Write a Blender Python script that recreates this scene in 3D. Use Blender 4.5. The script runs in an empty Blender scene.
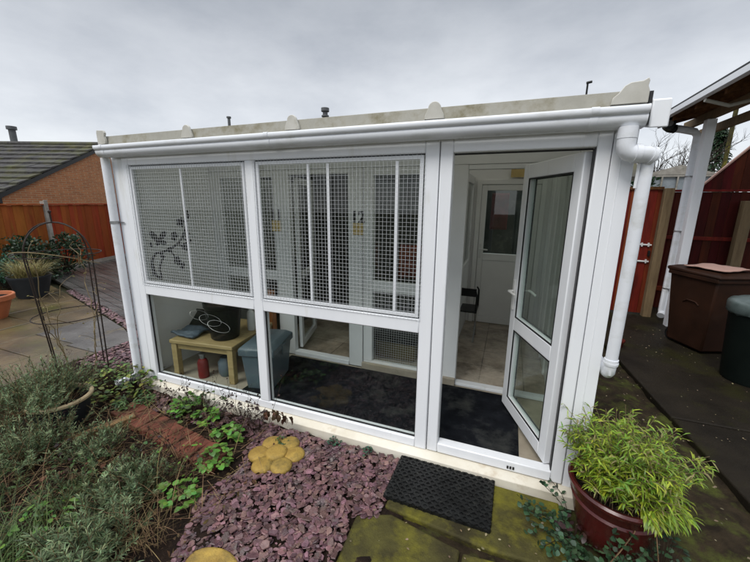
import bpy, bmesh, math, random
from mathutils import Vector, Matrix, noise
R = math.radians
rnd = random.Random(7)
scene = bpy.context.scene
col = scene.collection

# ------------------------------------------------------------------ materials
def newmat(name):
    m = bpy.data.materials.new(name); m.use_nodes = True
    nt = m.node_tree; nt.nodes.clear()
    out = nt.nodes.new('ShaderNodeOutputMaterial')
    return m, nt, out

def N(nt, t, **kw):
    n = nt.nodes.new(t)
    for k, v in kw.items():
        if k in n.inputs: n.inputs[k].default_value = v
        else: setattr(n, k, v)
    return n

def L(nt, a, b): nt.links.new(a, b)

def c4(c): return (c[0], c[1], c[2], 1)

def ramp(nt, fac, stops, interp='LINEAR'):
    r = nt.nodes.new('ShaderNodeValToRGB'); r.color_ramp.interpolation = interp
    e = r.color_ramp.elements
    while len(e) < len(stops): e.new(0.5)
    for el, (p, c) in zip(e, stops):
        el.position = p; el.color = c4(c)
    L(nt, fac, r.inputs[0]); return r.outputs[0]

def mixc(nt, fac, a, b, blend='MIX'):
    m = nt.nodes.new('ShaderNodeMix'); m.data_type = 'RGBA'; m.blend_type = blend
    for s, v in ((m.inputs[0], fac), (m.inputs[6], a), (m.inputs[7], b)):
        if isinstance(v, bpy.types.NodeSocket): L(nt, v, s)
        elif isinstance(v, (int, float)): s.default_value = v
        else: s.default_value = c4(v)
    return m.outputs[2]

def mat(name, base, dark=None, scale=6, rough=.5, bump=0, bscale=None, metal=0, contrast=(.35, .7),
        dirt=None, dirt_scale=2.5, dirt_amt=(.55, .75), spec=.5, stretch=(1, 1, 1), rough_var=.1, island=0):
    """principled with two-tone noise, an optional second stain colour, bump and roughness variation"""
    m, nt, out = newmat(name)
    p = N(nt, 'ShaderNodeBsdfPrincipled'); L(nt, p.outputs[0], out.inputs[0])
    tc = N(nt, 'ShaderNodeTexCoord'); mp = N(nt, 'ShaderNodeMapping'); mp.inputs['Scale'].default_value = stretch
    L(nt, tc.outputs['Object'], mp.inputs[0]); v = mp.outputs[0]
    n1 = N(nt, 'ShaderNodeTexNoise', Scale=scale, Detail=6.0, Roughness=.6); L(nt, v, n1.inputs['Vector'])
    dark = dark or tuple(x*.7 for x in base)
    c = ramp(nt, n1.outputs[0], [(contrast[0], dark), (contrast[1], base)])
    if dirt:
        n2 = N(nt, 'ShaderNodeTexNoise', Scale=dirt_scale, Detail=8.0, Roughness=.65); L(nt, v, n2.inputs['Vector'])
        f = ramp(nt, n2.outputs[0], [(dirt_amt[0], (0, 0, 0)), (dirt_amt[1], (1, 1, 1))])
        c = mixc(nt, f, c, dirt)
    if island:
        g = N(nt, 'ShaderNodeNewGeometry')
        hsv = N(nt, 'ShaderNodeHueSaturation')
        mr = N(nt, 'ShaderNodeMapRange'); mr.inputs[3].default_value = 1-island; mr.inputs[4].default_value = 1+island
        L(nt, g.outputs['Random Per Island'], mr.inputs[0]); L(nt, mr.outputs[0], hsv.inputs['Value'])
        mh = N(nt, 'ShaderNodeMapRange'); mh.inputs[3].default_value = .5-island*.07; mh.inputs[4].default_value = .5+island*.07
        wn = N(nt, 'ShaderNodeMath', operation='FRACT'); mu = N(nt, 'ShaderNodeMath', operation='MULTIPLY'); mu.inputs[1].default_value = 17.3
        L(nt, g.outputs['Random Per Island'], mu.inputs[0]); L(nt, mu.outputs[0], wn.inputs[0]); L(nt, wn.outputs[0], mh.inputs[0])
        L(nt, mh.outputs[0], hsv.inputs['Hue']); L(nt, c, hsv.inputs['Color']); c = hsv.outputs[0]
    L(nt, c, p.inputs['Base Color'])
    rr = N(nt, 'ShaderNodeMapRange'); rr.inputs[3].default_value = max(.02, rough-rough_var); rr.inputs[4].default_value = min(1, rough+rough_var)
    L(nt, n1.outputs[0], rr.inputs[0]); L(nt, rr.outputs[0], p.inputs['Roughness'])
    p.inputs['Metallic'].default_value = metal; p.inputs['Specular IOR Level'].default_value = spec
    if bump:
        n3 = N(nt, 'ShaderNodeTexNoise', Scale=bscale or scale*5, Detail=6.0, Roughness=.6); L(nt, v, n3.inputs['Vector'])
        b = N(nt, 'ShaderNodeBump', Strength=min(1, bump), Distance=.01); L(nt, n3.outputs[0], b.inputs['Height']); L(nt, b.outputs[0], p.inputs['Normal'])
    return m

def leafmat(name, a, b, rough=.45, trans=.25, island=.35):
    m = mat(name, a, b, scale=9, rough=rough, island=island)
    nt = m.node_tree; p = [n for n in nt.nodes if n.type == 'BSDF_PRINCIPLED'][0]
    out = [n for n in nt.nodes if n.type == 'OUTPUT_MATERIAL'][0]
    t = N(nt, 'ShaderNodeBsdfTranslucent'); L(nt, p.inputs['Base Color'].links[0].from_socket, t.inputs[0])
    mx = N(nt, 'ShaderNodeMixShader'); mx.inputs[0].default_value = trans
    L(nt, p.outputs[0], mx.inputs[1]); L(nt, t.outputs[0], mx.inputs[2]); L(nt, mx.outputs[0], out.inputs[0])
    return m

def glassmat(name, tint, refl=.9, base=.04):
    m, nt, out = newmat(name)
    tr = N(nt, 'ShaderNodeBsdfTransparent'); tr.inputs[0].default_value = c4(tint)
    gl = N(nt, 'ShaderNodeBsdfGlossy'); gl.inputs['Roughness'].default_value = .015
    lw = N(nt, 'ShaderNodeLayerWeight', Blend=.5)
    po = N(nt, 'ShaderNodeMath', operation='POWER'); po.inputs[1].default_value = 5
    L(nt, lw.outputs['Facing'], po.inputs[0])
    ma = N(nt, 'ShaderNodeMath', operation='MULTIPLY_ADD'); ma.inputs[1].default_value = refl; ma.inputs[2].default_value = base
    L(nt, po.outputs[0], ma.inputs[0])
    mx = N(nt, 'ShaderNodeMixShader'); L(nt, ma.outputs[0], mx.inputs[0]); L(nt, tr.outputs[0], mx.inputs[1]); L(nt, gl.outputs[0], mx.inputs[2])
    L(nt, mx.outputs[0], out.inputs[0]); return m

def brickmat(name, c1, c2, mortar, bw, bh, ms=.012, rough=.8, axes='xz', noise_amt=.5, offset=.5, bump=.6, stain=None, rot=0):
    m, nt, out = newmat(name)
    p = N(nt, 'ShaderNodeBsdfPrincipled', Roughness=rough); L(nt, p.outputs[0], out.inputs[0])
    tc = N(nt, 'ShaderNodeTexCoord'); v = tc.outputs['Object']
    if axes == 'xz':
        s = N(nt, 'ShaderNodeSeparateXYZ'); L(nt, v, s.inputs[0]); cb = N(nt, 'ShaderNodeCombineXYZ')
        ad = N(nt, 'ShaderNodeMath', operation='ADD'); L(nt, s.outputs[0], ad.inputs[0]); L(nt, s.outputs[1], ad.inputs[1])
        L(nt, ad.outputs[0], cb.inputs[0]); L(nt, s.outputs[2], cb.inputs[1]); v2 = cb.outputs[0]
    else: v2 = v
    if rot:
        mp = N(nt, 'ShaderNodeMapping'); mp.inputs['Rotation'].default_value = (0, 0, rot); L(nt, v2, mp.inputs[0]); v2 = mp.outputs[0]
    b = N(nt, 'ShaderNodeTexBrick'); b.offset = offset
    for k, val in (('Color1', c4(c1)), ('Color2', c4(c2)), ('Mortar', c4(mortar)), ('Scale', 1), ('Mortar Size', ms), ('Mortar Smooth', .3), ('Bias', 0), ('Brick Width', bw), ('Row Height', bh)):
        b.inputs[k].default_value = val
    L(nt, v2, b.inputs['Vector'])
    n = N(nt, 'ShaderNodeTexNoise', Scale=5.0, Detail=8.0, Roughness=.65); L(nt, v, n.inputs['Vector'])
    c = mixc(nt, noise_amt, b.outputs[0], ramp(nt, n.outputs[0], [(.3, (.25, .25, .25)), (.7, (1, 1, 1))]), 'MULTIPLY')
    if stain:
        n2 = N(nt, 'ShaderNodeTexNoise', Scale=2.2, Detail=8.0, Roughness=.7); L(nt, v, n2.inputs['Vector'])
        c = mixc(nt, ramp(nt, n2.outputs[0], [(.45, (0, 0, 0)), (.68, (1, 1, 1))]), c, stain)
    L(nt, c, p.inputs['Base Color'])
    bu = N(nt, 'ShaderNodeBump', Strength=bump, Distance=.006); bu.invert = True
    L(nt, b.outputs['Fac'], bu.inputs['Height']); L(nt, bu.outputs[0], p.inputs['Normal'])
    return m

M = {}
M['upvc'] = mat('white_upvc', (.83, .845, .86), (.78, .795, .82), scale=2.2, rough=.32, dirt=(.58, .57, .50), dirt_scale=4, dirt_amt=(.58, .9), stretch=(2.2, 2.2, .45))
M['upvc_old'] = mat('weathered_upvc', (.58, .565, .51), (.43, .415, .36), scale=5, rough=.5, dirt=(.25, .24, .16), dirt_scale=7, dirt_amt=(.55, .8), bump=.1)
M['sill'] = mat('cream_sill', (.74, .70, .60), (.62, .57, .46), scale=4, rough=.5, dirt=(.36, .24, .12), dirt_scale=6, dirt_amt=(.56, .85), bump=.1)
M['gutter'] = mat('white_gutter', (.78, .80, .83), (.70, .72, .75), scale=3, rough=.3, dirt=(.38, .38, .32), dirt_scale=6, dirt_amt=(.52, .85), stretch=(.4, 1, 1))
M['roofbar'] = mat('aged_roof_bar', (.42, .405, .355), (.29, .28, .235), scale=6, rough=.6, dirt=(.17, .15, .085), dirt_scale=6, dirt_amt=(.44, .66), bump=.1)
M['gasket'] = mat('black_gasket', (.015, .015, .016), rough=.5)
M['wire'] = mat('galvanised_wire', (.62, .64, .65), (.5, .52, .53), scale=30, rough=.4, metal=0)
M['glass'] = glassmat('window_glass', (.945, .965, .955), .85, .026)
M['glass_door'] = glassmat('door_glass', (.90, .95, .925), .8, .05)
M['interior'] = mat('interior_white', (.80, .80, .78), (.74, .74, .72), scale=2, rough=.55)
M['panel_grey'] = mat('interior_panel', (.74, .75, .75), (.67, .68, .68), scale=2, rough=.5)
M['pen_gloom'] = mat('pen_gloom_colour', (.06, .066, .058), (.022, .026, .022), scale=3, rough=.6, dirt=(.12, .12, .1), dirt_scale=4, spec=0.2)  # dark green colour stands in for dim pens and foliage mirrored in the glass
M['carpet'] = mat('charcoal_carpet', (.017, .019, .024), (.007, .008, .010), scale=8, rough=.95, bump=.6, bscale=350, dirt=(.05, .052, .048), dirt_scale=4.0, dirt_amt=(.52, .72), spec=0.05)
M['beige_floor'] = mat('beige_floor', (.42, .37, .29), (.30, .26, .2), scale=5, rough=.5, dirt=(.2, .17, .12), dirt_scale=3)
M['tile'] = brickmat('marbled_floor_tile', (.52, .43, .33), (.42, .345, .265), (.2, .165, .125), .42, .42, .006, rough=.3, axes='xy', offset=0, noise_amt=.9, bump=.3, stain=(.60, .53, .44))
M['oldwood'] = mat('pine_wood', (.42, .32, .15), (.31, .225, .10), scale=5, rough=.5, stretch=(1, 6, 6), bump=.1)
M['orangewood'] = mat('orange_wood', (.34, .13, .035), (.2, .07, .02), scale=4, rough=.5, stretch=(6, 6, 1))
M['black'] = mat('black_plastic', (.014, .015, .014), (.008, .008, .008), scale=8, rough=.4, spec=0.25)
M['rubber'] = mat('black_rubber', (.011, .012, .012), (.005, .005, .005), scale=20, rough=.45, dirt=(.03, .03, .026), dirt_scale=14, spec=0.3)
M['boxplastic'] = mat('blue_grey_plastic', (.105, .145, .165), (.08, .11, .13), scale=3, rough=.4, dirt=(.2, .23, .23), dirt_scale=10, dirt_amt=(.6, .8))
M['red'] = mat('red_paint', (.20, .018, .018), (.12, .012, .012), scale=6, rough=.35)
M['cloth_grey'] = mat('grey_cloth', (.13, .16, .19), (.06, .08, .1), scale=8, rough=.9, bump=.5, spec=0.1)
M['white_plain'] = mat('white_plastic', (.72, .72, .70), (.6, .6, .58), scale=5, rough=.45)
M['paper'] = mat('yellow_paper', (.62, .47, .20), (.5, .37, .14), scale=9, rough=.8)
M['ink'] = mat('black_ink', (.012, .012, .013), rough=.6)
M['metal'] = mat('steel', (.45, .45, .45), (.3, .3, .3), scale=20, rough=.35, metal=.8)
M['iron'] = mat('black_iron', (.018, .016, .015), (.03, .018, .012), scale=25, rough=.55, bump=.2, spec=0.2)
M['fence'] = mat('stained_fence', (.34, .070, .019), (.20, .040, .012), scale=3, rough=.75, stretch=(2, 2, .35), bump=.3, bscale=40, dirt=(.09, .03, .013), dirt_scale=3, dirt_amt=(.5, .8), island=.16, spec=0.15)
M['fence_yellow'] = mat('yellow_stained_fence', (.36, .115, .024), (.22, .058, .014), scale=3, rough=.75, stretch=(2, 2, .35), bump=.3, bscale=40, dirt=(.30, .19, .022), dirt_scale=1.3, dirt_amt=(.56, .74), island=.18, spec=0.15)
M['fence_red'] = mat('dark_red_fence', (.24, .034, .013), (.11, .016, .008), scale=3, rough=.6, stretch=(3, 3, .4), bump=.3, bscale=40, dirt=(.035, .006, .004), dirt_scale=2.5, dirt_amt=(.5, .8), island=.2, spec=0.15)
M['fence_red_dark'] = mat('dark_red_shed', (.095, .0135, .008), (.045, .008, .005), scale=3, rough=.6, stretch=(3, 3, .4), bump=.3, bscale=40, island=.2, spec=0.12)
M['concrete'] = mat('concrete_post', (.34, .32, .28), (.24, .22, .19), scale=9, rough=.85, bump=.4, dirt=(.12, .12, .08), dirt_scale=4)
M['tanwood'] = mat('weathered_post', (.25, .175, .09), (.15, .10, .048), scale=5, rough=.8, stretch=(6, 6, .7), bump=.4, dirt=(.12, .09, .05))
M['darkwood'] = mat('brown_roof_wood', (.17, .075, .028), (.07, .03, .012), scale=4, rough=.75, stretch=(5, .6, 5), bump=.3, dirt=(.03, .018, .01), dirt_scale=3, spec=0.12)
M['path'] = mat('wet_dark_concrete', (.021, .0165, .011), (.010, .008, .0055), scale=2.2, rough=.55, bump=.5, bscale=60, dirt=(.022, .021, .006), dirt_scale=1.6, dirt_amt=(.5, .7), spec=0.1)
M['mossy_soil'] = mat('mossy_soil', (.040, .029, .016), (.014, .010, .006), scale=9, rough=.9, bump=1, bscale=60, dirt=(.055, .062, .014), dirt_scale=5, dirt_amt=(.5, .65), spec=0.12)
M['soil'] = mat('wet_garden_soil', (.026, .016, .011), (.009, .006, .0045), scale=14, rough=.85, bump=1, bscale=70, dirt=(.075, .05, .03), dirt_scale=22, dirt_amt=(.58, .75), spec=0.12)
M['ground'] = mat('rough_ground', (.055, .055, .03), (.03, .03, .018), scale=1.5, rough=.9, bump=.6, bscale=20, spec=0.1)
M['moss_slab'] = mat('mossy_slab', (.085, .077, .022), (.03, .025, .012), scale=4.5, rough=.75, bump=.7, bscale=60, dirt=(.17, .155, .02), dirt_scale=3.2, dirt_amt=(.46, .66), spec=0.15)
M['sandstone'] = mat('wet_sandstone', (.135, .097, .050), (.055, .043, .028), scale=2.2, rough=.22, bump=.35, bscale=25, dirt=(.085, .082, .024), dirt_scale=1.4, dirt_amt=(.5, .72))
M['sandstone_grey'] = mat('wet_grey_slab', (.12, .113, .104), (.06, .055, .05), scale=2.2, rough=.25, bump=.35, bscale=25, dirt=(.22, .17, .08), dirt_scale=1.6)
M['deck'] = mat('wet_grey_deck', (.105, .102, .097), (.045, .043, .041), scale=3, rough=.18, bump=.3, bscale=30, stretch=(.5, 3, 3), dirt=(.06, .055, .04), dirt_scale=2, island=.22)
M['slate'] = mat('plum_slate', (.20, .100, .100), (.085, .043, .046), scale=14, rough=.34, bump=.6, bscale=60, island=.55, dirt=(.15, .12, .115), dirt_scale=9, dirt_amt=(.56, .68))
M['slatebase'] = mat('slate_dust', (.06, .032, .034), (.02, .012, .013), scale=30, rough=.7, bump=1, bscale=60, spec=0.1)
M['yellowstone'] = mat('yellow_moulded_stone', (.47, .31, .06), (.26, .16, .03), scale=7, rough=.7, bump=.5, bscale=70, dirt=(.085, .065, .02), dirt_scale=6, dirt_amt=(.48, .72))
M['brickpave'] = mat('terracotta_brick', (.22, .092, .046), (.11, .048, .027), scale=8, rough=.75, bump=.5, bscale=60, dirt=(.05, .032, .018), dirt_scale=7, dirt_amt=(.45, .65), island=.35, spec=0.15)
M['timber'] = mat('edging_timber', (.24, .14, .05), (.11, .06, .024), scale=4, rough=.7, stretch=(5, 1, 5), bump=.4, dirt=(.05, .04, .02))
M['terracotta'] = mat('terracotta', (.48, .15, .055), (.34, .1, .04), scale=4, rough=.55, dirt=(.2, .1, .05), dirt_scale=4)
M['redglaze'] = mat('red_glazed_pot', (.10, .014, .011), (.05, .008, .007), scale=4, rough=.25, bump=.1, dirt=(.04, .02, .012), dirt_scale=4)
M['darkpot'] = mat('slate_blue_pot', (.03, .036, .042), (.018, .02, .024), scale=4, rough=.5, spec=0.25)
M['creampot'] = mat('cream_pot_rim', (.50, .40, .24), (.34, .26, .15), scale=7, rough=.7, dirt=(.15, .11, .06))
M['binbrown'] = mat('brown_bin_plastic', (.034, .0135, .007), (.018, .008, .0045), scale=3, rough=.55, dirt=(.03, .015, .01), dirt_scale=4, spec=0.15)
M['bingreen'] = mat('dark_green_plastic', (.008, .012, .010), (.005, .008, .007), scale=3, rough=.55, spec=0.12)
M['binlid'] = mat('grey_green_bag', (.10, .13, .125), (.05, .07, .065), scale=5, rough=.4, bump=.5, bscale=14)
M['pinkboard'] = mat('faded_pink_board', (.44, .27, .22), (.34, .2, .16), scale=5, rough=.7)
M['brick'] = brickmat('orange_brick', (.46, .175, .065), (.36, .13, .05), (.42, .28, .16), .225, .075, .010, noise_amt=.35)
M['housewall'] = brickmat('red_brick', (.3, .12, .06), (.24, .09, .05), (.3, .25, .2), .225, .075, .010, noise_amt=.4)
M['rooftile'] = mat('mossy_roof_tile', (.062, .058, .054), (.028, .026, .026), scale=6, rough=.6, bump=.4, dirt=(.075, .075, .022), dirt_scale=1.2, dirt_amt=(.45, .7), island=.25, spec=0.2)
M['fluegrey'] = mat('flue_grey', (.11, .12, .12), (.07, .07, .075), scale=5, rough=.5)
M['bark'] = mat('dark_bark', (.06, .048, .038), (.03, .024, .018), scale=12, rough=.9, bump=.6, spec=0.1)
M['deadstem'] = mat('dead_stem', (.24, .17, .085), (.10, .066, .034), scale=9, rough=.85, island=.4, spec=0.15)
M['darkstem'] = mat('dark_dead_stem', (.05, .032, .022), (.03, .02, .014), scale=9, rough=.85, island=.3, spec=0.1)
M['vine'] = mat('tan_vine', (.22, .17, .08), (.13, .09, .045), scale=9, rough=.85)
M['bamboo'] = leafmat('bamboo_leaf', (.34, .42, .03), (.085, .18, .014), island=.45)
M['lav'] = leafmat('lavender_leaf', (.25, .315, .165), (.06, .095, .035), rough=.7, island=.7)
M['olive'] = leafmat('olive_sprig', (.13, .175, .07), (.05, .075, .025), rough=.7, island=.6)
M['bright'] = leafmat('bright_green_leaf', (.16, .32, .045), (.07, .19, .03), island=.35)
M['midgreen'] = leafmat('mid_green_leaf', (.085, .16, .04), (.04, .085, .022), island=.45)
M['variegated'] = leafmat('variegated_leaf', (.26, .30, .05), (.03, .085, .02), island=.7)
M['dkgreen'] = leafmat('dark_evergreen_leaf', (.035, .075, .03), (.014, .032, .014), island=.45)
M['grass'] = leafmat('tan_ornamental_grass', (.32, .28, .11), (.2, .17, .07), rough=.7, island=.4)
M['grassgreen'] = leafmat('grass_blade', (.10, .16, .04), (.05, .085, .02), rough=.6, island=.4)
M['deadleaf'] = leafmat('brown_dead_leaf', (.14, .075, .025), (.06, .032, .014), rough=.8, island=.5)
M['ivy'] = leafmat('ivy_leaf', (.05, .115, .045), (.02, .05, .022), island=.5)
M['purpleleaf'] = leafmat('dark_purple_leaf', (.06, .028, .026), (.03, .014, .013), island=.4)
M['tealleaf'] = leafmat('teal_leaf', (.045, .15, .09), (.025, .08, .05), island=.4)
M['poly'] = None
def polymat():
    m, nt, out = newmat('polycarbonate_roof')
    d = N(nt, 'ShaderNodeBsdfPrincipled', Roughness=.35); tc = N(nt, 'ShaderNodeTexCoord')
    n = N(nt, 'ShaderNodeTexNoise', Scale=4.0, Detail=8.0); L(nt, tc.outputs['Object'], n.inputs['Vector'])
    c = ramp(nt, n.outputs[0], [(.35, (.30, .29, .24)), (.65, (.52, .51, .46))]); L(nt, c, d.inputs['Base Color'])
    t = N(nt, 'ShaderNodeBsdfTranslucent'); t.inputs[0].default_value = (.66, .65, .60, 1)
    mx = N(nt, 'ShaderNodeMixShader'); mx.inputs[0].default_value = .62
    L(nt, d.outputs[0], mx.inputs[1]); L(nt, t.outputs[0], mx.inputs[2]); L(nt, mx.outputs[0], out.inputs[0]); return m
M['poly'] = polymat()

# ------------------------------------------------------------------ mesh builder
class MB:
    def __init__(s): s.v = []; s.f = []; s.M = Matrix.Identity(4)
    def at(s, loc=(0, 0, 0), rz=0, rx=0, ry=0):
        s.M = Matrix.Translation(loc) @ Matrix.Rotation(rz, 4, 'Z') @ Matrix.Rotation(ry, 4, 'Y') @ Matrix.Rotation(rx, 4, 'X'); return s
    def add(s, vs, fs):
        k = len(s.v); m = s.M
        s.v += [tuple(m @ Vector(p)) for p in vs]; s.f += [tuple(i+k for i in f) for f in fs]; return s
    def box(s, x0, x1, y0, y1, z0, z1):
        return s.add([(x0, y0, z0), (x1, y0, z0), (x1, y1, z0), (x0, y1, z0), (x0, y0, z1), (x1, y0, z1), (x1, y1, z1), (x0, y1, z1)],
                     [(0, 3, 2, 1), (4, 5, 6, 7), (0, 1, 5, 4), (1, 2, 6, 5), (2, 3, 7, 6), (3, 0, 4, 7)])
    def prism(s, pts, axis, a, b):
        n = len(pts)
        def mk(p, t): return {'x': (t, p[0], p[1]), 'y': (p[0], t, p[1]), 'z': (p[0], p[1], t)}[axis]
        vs = [mk(p, a) for p in pts] + [mk(p, b) for p in pts]
        fs = [tuple(range(n))[::-1], tuple(range(n, 2*n))] + [(i, (i+1) % n, n+(i+1) % n, n+i) for i in range(n)]
        return s.add(vs, fs)
    def tube(s, pts, r, n=8, caps=True, r1=None):
        pts = [Vector(p) for p in pts]; m = len(pts); vs = []; fs = []
        if m < 2: return s
        up = None
        for i, p in enumerate(pts):
            d = (pts[min(i+1, m-1)] - pts[max(i-1, 0)])
            if d.length < 1e-9: d = Vector((0, 0, 1))
            d.normalize()
            if up is None:
                up = Vector((0, 0, 1)) if abs(d.z) < .9 else Vector((1, 0, 0))
            a = d.cross(up)
            if a.length < 1e-6: a = d.orthogonal()
            a.normalize(); b = a.cross(d); up = b
            rr = r[i] if isinstance(r, (list, tuple)) else (r if r1 is None else r+(r1-r)*i/(m-1))
            for k in range(n):
                t = 2*math.pi*k/n; vs.append(p + a*(rr*math.cos(t)) + b*(rr*math.sin(t)))
        for i in range(m-1):
            for k in range(n):
                fs.append((i*n+k, i*n+(k+1) % n, (i+1)*n+(k+1) % n, (i+1)*n+k))
        if caps: fs += [tuple(range(n))[::-1], tuple(range((m-1)*n, m*n))]
        return s.add(vs, fs)
    def lathe(s, prof, n=32, cx=0, cy=0, caps=True):
        vs = []; fs = []; m = len(prof)
        for r, z in prof:
            for k in range(n):
                t = 2*math.pi*k/n; vs.append((cx+r*math.cos(t), cy+r*math.sin(t), z))
        for i in range(m-1):
            for k in range(n): fs.append((i*n+k, i*n+(k+1) % n, (i+1)*n+(k+1) % n, (i+1)*n+k))
        if caps and prof[0][0] > 1e-6: fs.append(tuple(range(n))[::-1])
        if caps and prof[-1][0] > 1e-6: fs.append(tuple(range((m-1)*n, m*n)))
        return s.add(vs, fs)
    def leaf(s, p, d, side, ln, w, droop=.2):
        p = Vector(p); d = Vector(d).normalized(); side = Vector(side)
        side = side - d*side.dot(d)
        if side.length < 1e-5: side = d.orthogonal()
        side.normalize(); nrm = side.cross(d)
        if nrm.z < 0: nrm = -nrm
        q1 = p + d*ln*.35 + nrm*ln*droop*.25; q2 = p + d*ln*.75 + nrm*ln*droop*.05; t = p + d*ln - nrm*ln*droop*.35
        k = len(s.v); m = s.M
        for q in (p, q1-side*w*.5, q1+side*w*.5, q2-side*w*.36, q2+side*w*.36, t): s.v.append(tuple(m @ q))
        s.f += [(k, k+1, k+2), (k+1, k+3, k+4, k+2), (k+3, k+5, k+4)]; return s
    def blade(s, p, d, ln, w, bend=.5, seg=4):
        """grass blade or stem strip bending over"""
        p = Vector(p); d = Vector(d).normalized(); h = Vector((d.x, d.y, 0))
        if h.length < 1e-4: h = Vector((rnd.uniform(-1, 1), rnd.uniform(-1, 1), 0))
        h.normalize(); side = Vector((-h.y, h.x, 0)); k = len(s.v); q = p.copy(); m = s.M
        for i in range(seg+1):
            t = i/seg; ww = w*(1-t*.9)*.5
            s.v += [tuple(m @ (q-side*ww)), tuple(m @ (q+side*ww))]
            dd = (d + h*bend*t*1.5 - Vector((0, 0, bend*t*t*1.6))).normalized(); q = q + dd*ln/seg
        s.f += [(k+2*i, k+2*i+1, k+2*i+3, k+2*i+2) for i in range(seg)]; return s

def wpos(o):
    l = Vector((0, 0, 0))
    while o: l += Vector(o.location); o = o.parent
    return l

def part(name, mb, m, parent=None, smooth=40, bevel=0, label=None, seg=2, solid=0):
    me = bpy.data.meshes.new(name)
    off = wpos(parent) if parent else Vector((0, 0, 0))
    me.from_pydata([(v[0]-off.x, v[1]-off.y, v[2]-off.z) for v in mb.v], [], mb.f)
    me.materials.append(m if not isinstance(m, str) else M[m])
    if smooth:
        me.polygons.foreach_set('use_smooth', [True]*len(me.polygons)); me.set_sharp_from_angle(angle=R(smooth))
    me.update()
    o = bpy.data.objects.new(name, me); col.objects.link(o)
    if parent: o.parent = parent
    if bevel:
        b = o.modifiers.new('bevel', 'BEVEL'); b.width = bevel; b.segments = seg; b.limit_method = 'ANGLE'; b.angle_limit = R(50); b.harden_normals = False
    if solid:
        t = o.modifiers.new('thickness', 'SOLIDIFY'); t.thickness = solid; t.offset = 0
    if label: o['label'] = label
    return o

def thing(name, label, cat, loc=(0, 0, 0), group=None):
    o = bpy.data.objects.new(name, None); col.objects.link(o); o.location = loc; o.empty_display_size = .2
    o['label'] = label; o['category'] = cat
    if group: o['group'] = group
    return o

def tag(o, label, cat, group=None, kind=None):
    o['label'] = label; o['category'] = cat
    if group: o['group'] = group
    if kind: o['kind'] = kind
    return o

def struct(name, mb, m, **kw):
    o = part(name, mb, m, **kw); o['kind'] = 'structure'; o['label'] = kw.get('label') or name.replace('_', ' '); return o

def text_mesh(txt, size, depth=.002):
    cu = bpy.data.curves.new('lettering', 'FONT'); cu.body = txt; cu.size = size; cu.extrude = depth; cu.align_x = 'CENTER'; cu.resolution_u = 3; cu.offset = .004
    ob = bpy.data.objects.new('lettering', cu); col.objects.link(ob)
    dg = bpy.context.evaluated_depsgraph_get(); me = ob.evaluated_get(dg).to_mesh()
    mb = MB(); mb.v = [tuple(v.co) for v in me.vertices]; mb.f = [tuple(p.vertices) for p in me.polygons]
    bpy.data.objects.remove(ob, do_unlink=True); bpy.data.curves.remove(cu)
    return mb

def frame(mb, x0, x1, z0, z1, w, y0, y1, wt=None, wb=None):
    """a rectangular frame in the x-z plane: uprights full height, rails butted between them"""
    wt = w if wt is None else wt; wb = w if wb is None else wb
    mb.box(x0, x0+w, y0, y1, z0, z1); mb.box(x1-w, x1, y0, y1, z0, z1)
    mb.box(x0+w, x1-w, y0, y1, z1-wt, z1); mb.box(x0+w, x1-w, y0, y1, z0, z0+wb)

def rv(a): return rnd.uniform(-a, a)
#@@SETTING
# ------------------------------------------------------------------ the setting
def sheet(x0, x1, y0, y1, nx, ny, z, amp=0, sc=3, tilt=0):
    mb = MB(); vs = []; fs = []
    for j in range(ny+1):
        for i in range(nx+1):
            x = x0+(x1-x0)*i/nx; y = y0+(y1-y0)*j/ny
            vs.append((x, y, z+amp*noise.fractal(Vector((x*sc, y*sc, 3.1)), 1, 2, 4)))
    for j in range(ny):
        for i in range(nx):
            a = j*(nx+1)+i; fs.append((a, a+1, a+nx+2, a+nx+1))
    return mb.add(vs, fs)

struct('ground', sheet(-160, 160, -60, 240, 60, 60, -.14, .02, .05), 'ground')
struct('garden_soil', sheet(-4.64, -.45, -3.6, .06, 90, 80, -.012, .035, 3), 'soil')
struct('slate_bed', sheet(-4.6, -3.42, .062, 1.2, 30, 24, -.012, .02, 3), 'slatebase')
struct('soil_strip', sheet(-.448, 1.7, -3.6, 0, 40, 60, -.02, .025, 4), 'mossy_soil')
struct('side_soil', sheet(.66, 1.75, .001, 5.4, 20, 90, -.025, .03, 4), 'mossy_soil')
# concrete path on the right: a slab a step higher, joints between three casts
mb = MB()
for (a, b, xa, xb) in ((-3.6, -.32, 1.68, 1.62), (-.30, 1.26, 1.62, 1.47), (1.28, 5.6, 1.47, 1.08)):
    mb.prism([(xa, a), (7.5, a), (7.5, b), (xb, b)], 'z', -.12, .03)
struct('concrete_path', mb, 'path', bevel=.012)
# sandstone slabs left of the bed
mb = MB(); mg = MB(); k = 0
ed = [(-13.4, 3.2), (-8.55, 1.98), (-5.25, 1.02), (-4.66, .78)]
def far_edge(x):
    for (xa, ya), (xb, yb) in zip(ed, ed[1:]):
        if xa <= x <= xb: return ya+(yb-ya)*(x-xa)/(xb-xa)
    return .78
xs = [-4.66, -5.26, -6.1, -6.75, -7.6, -8.5, -9.4, -10.3, -11.5]
for a, b in zip(xs[1:], xs):
    f0, f1 = far_edge(a), far_edge(b); y = -3.4 + rnd.uniform(0, .3)
    while True:
        h = rnd.choice([.45, .6, .9]); y2 = y+h; top = y2 > min(f0, f1)-.3
        t = MB() ; dz = rv(.006)
        q = [(a+.006, y+.006), (b-.006, y+.006), (b-.006, (f1 if top else y2)-.006), (a+.006, (f0 if top else y2)-.006)]
        (mg if (k % 4 == 1) else mb).prism(q, 'z', -.1, .0+dz); k += 1
        if top: break
        y = y2
struct('sandstone_patio', mb, 'sandstone', bevel=.008)
struct('grey_patio_slabs', mg, 'sandstone_grey', bevel=.008)
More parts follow.
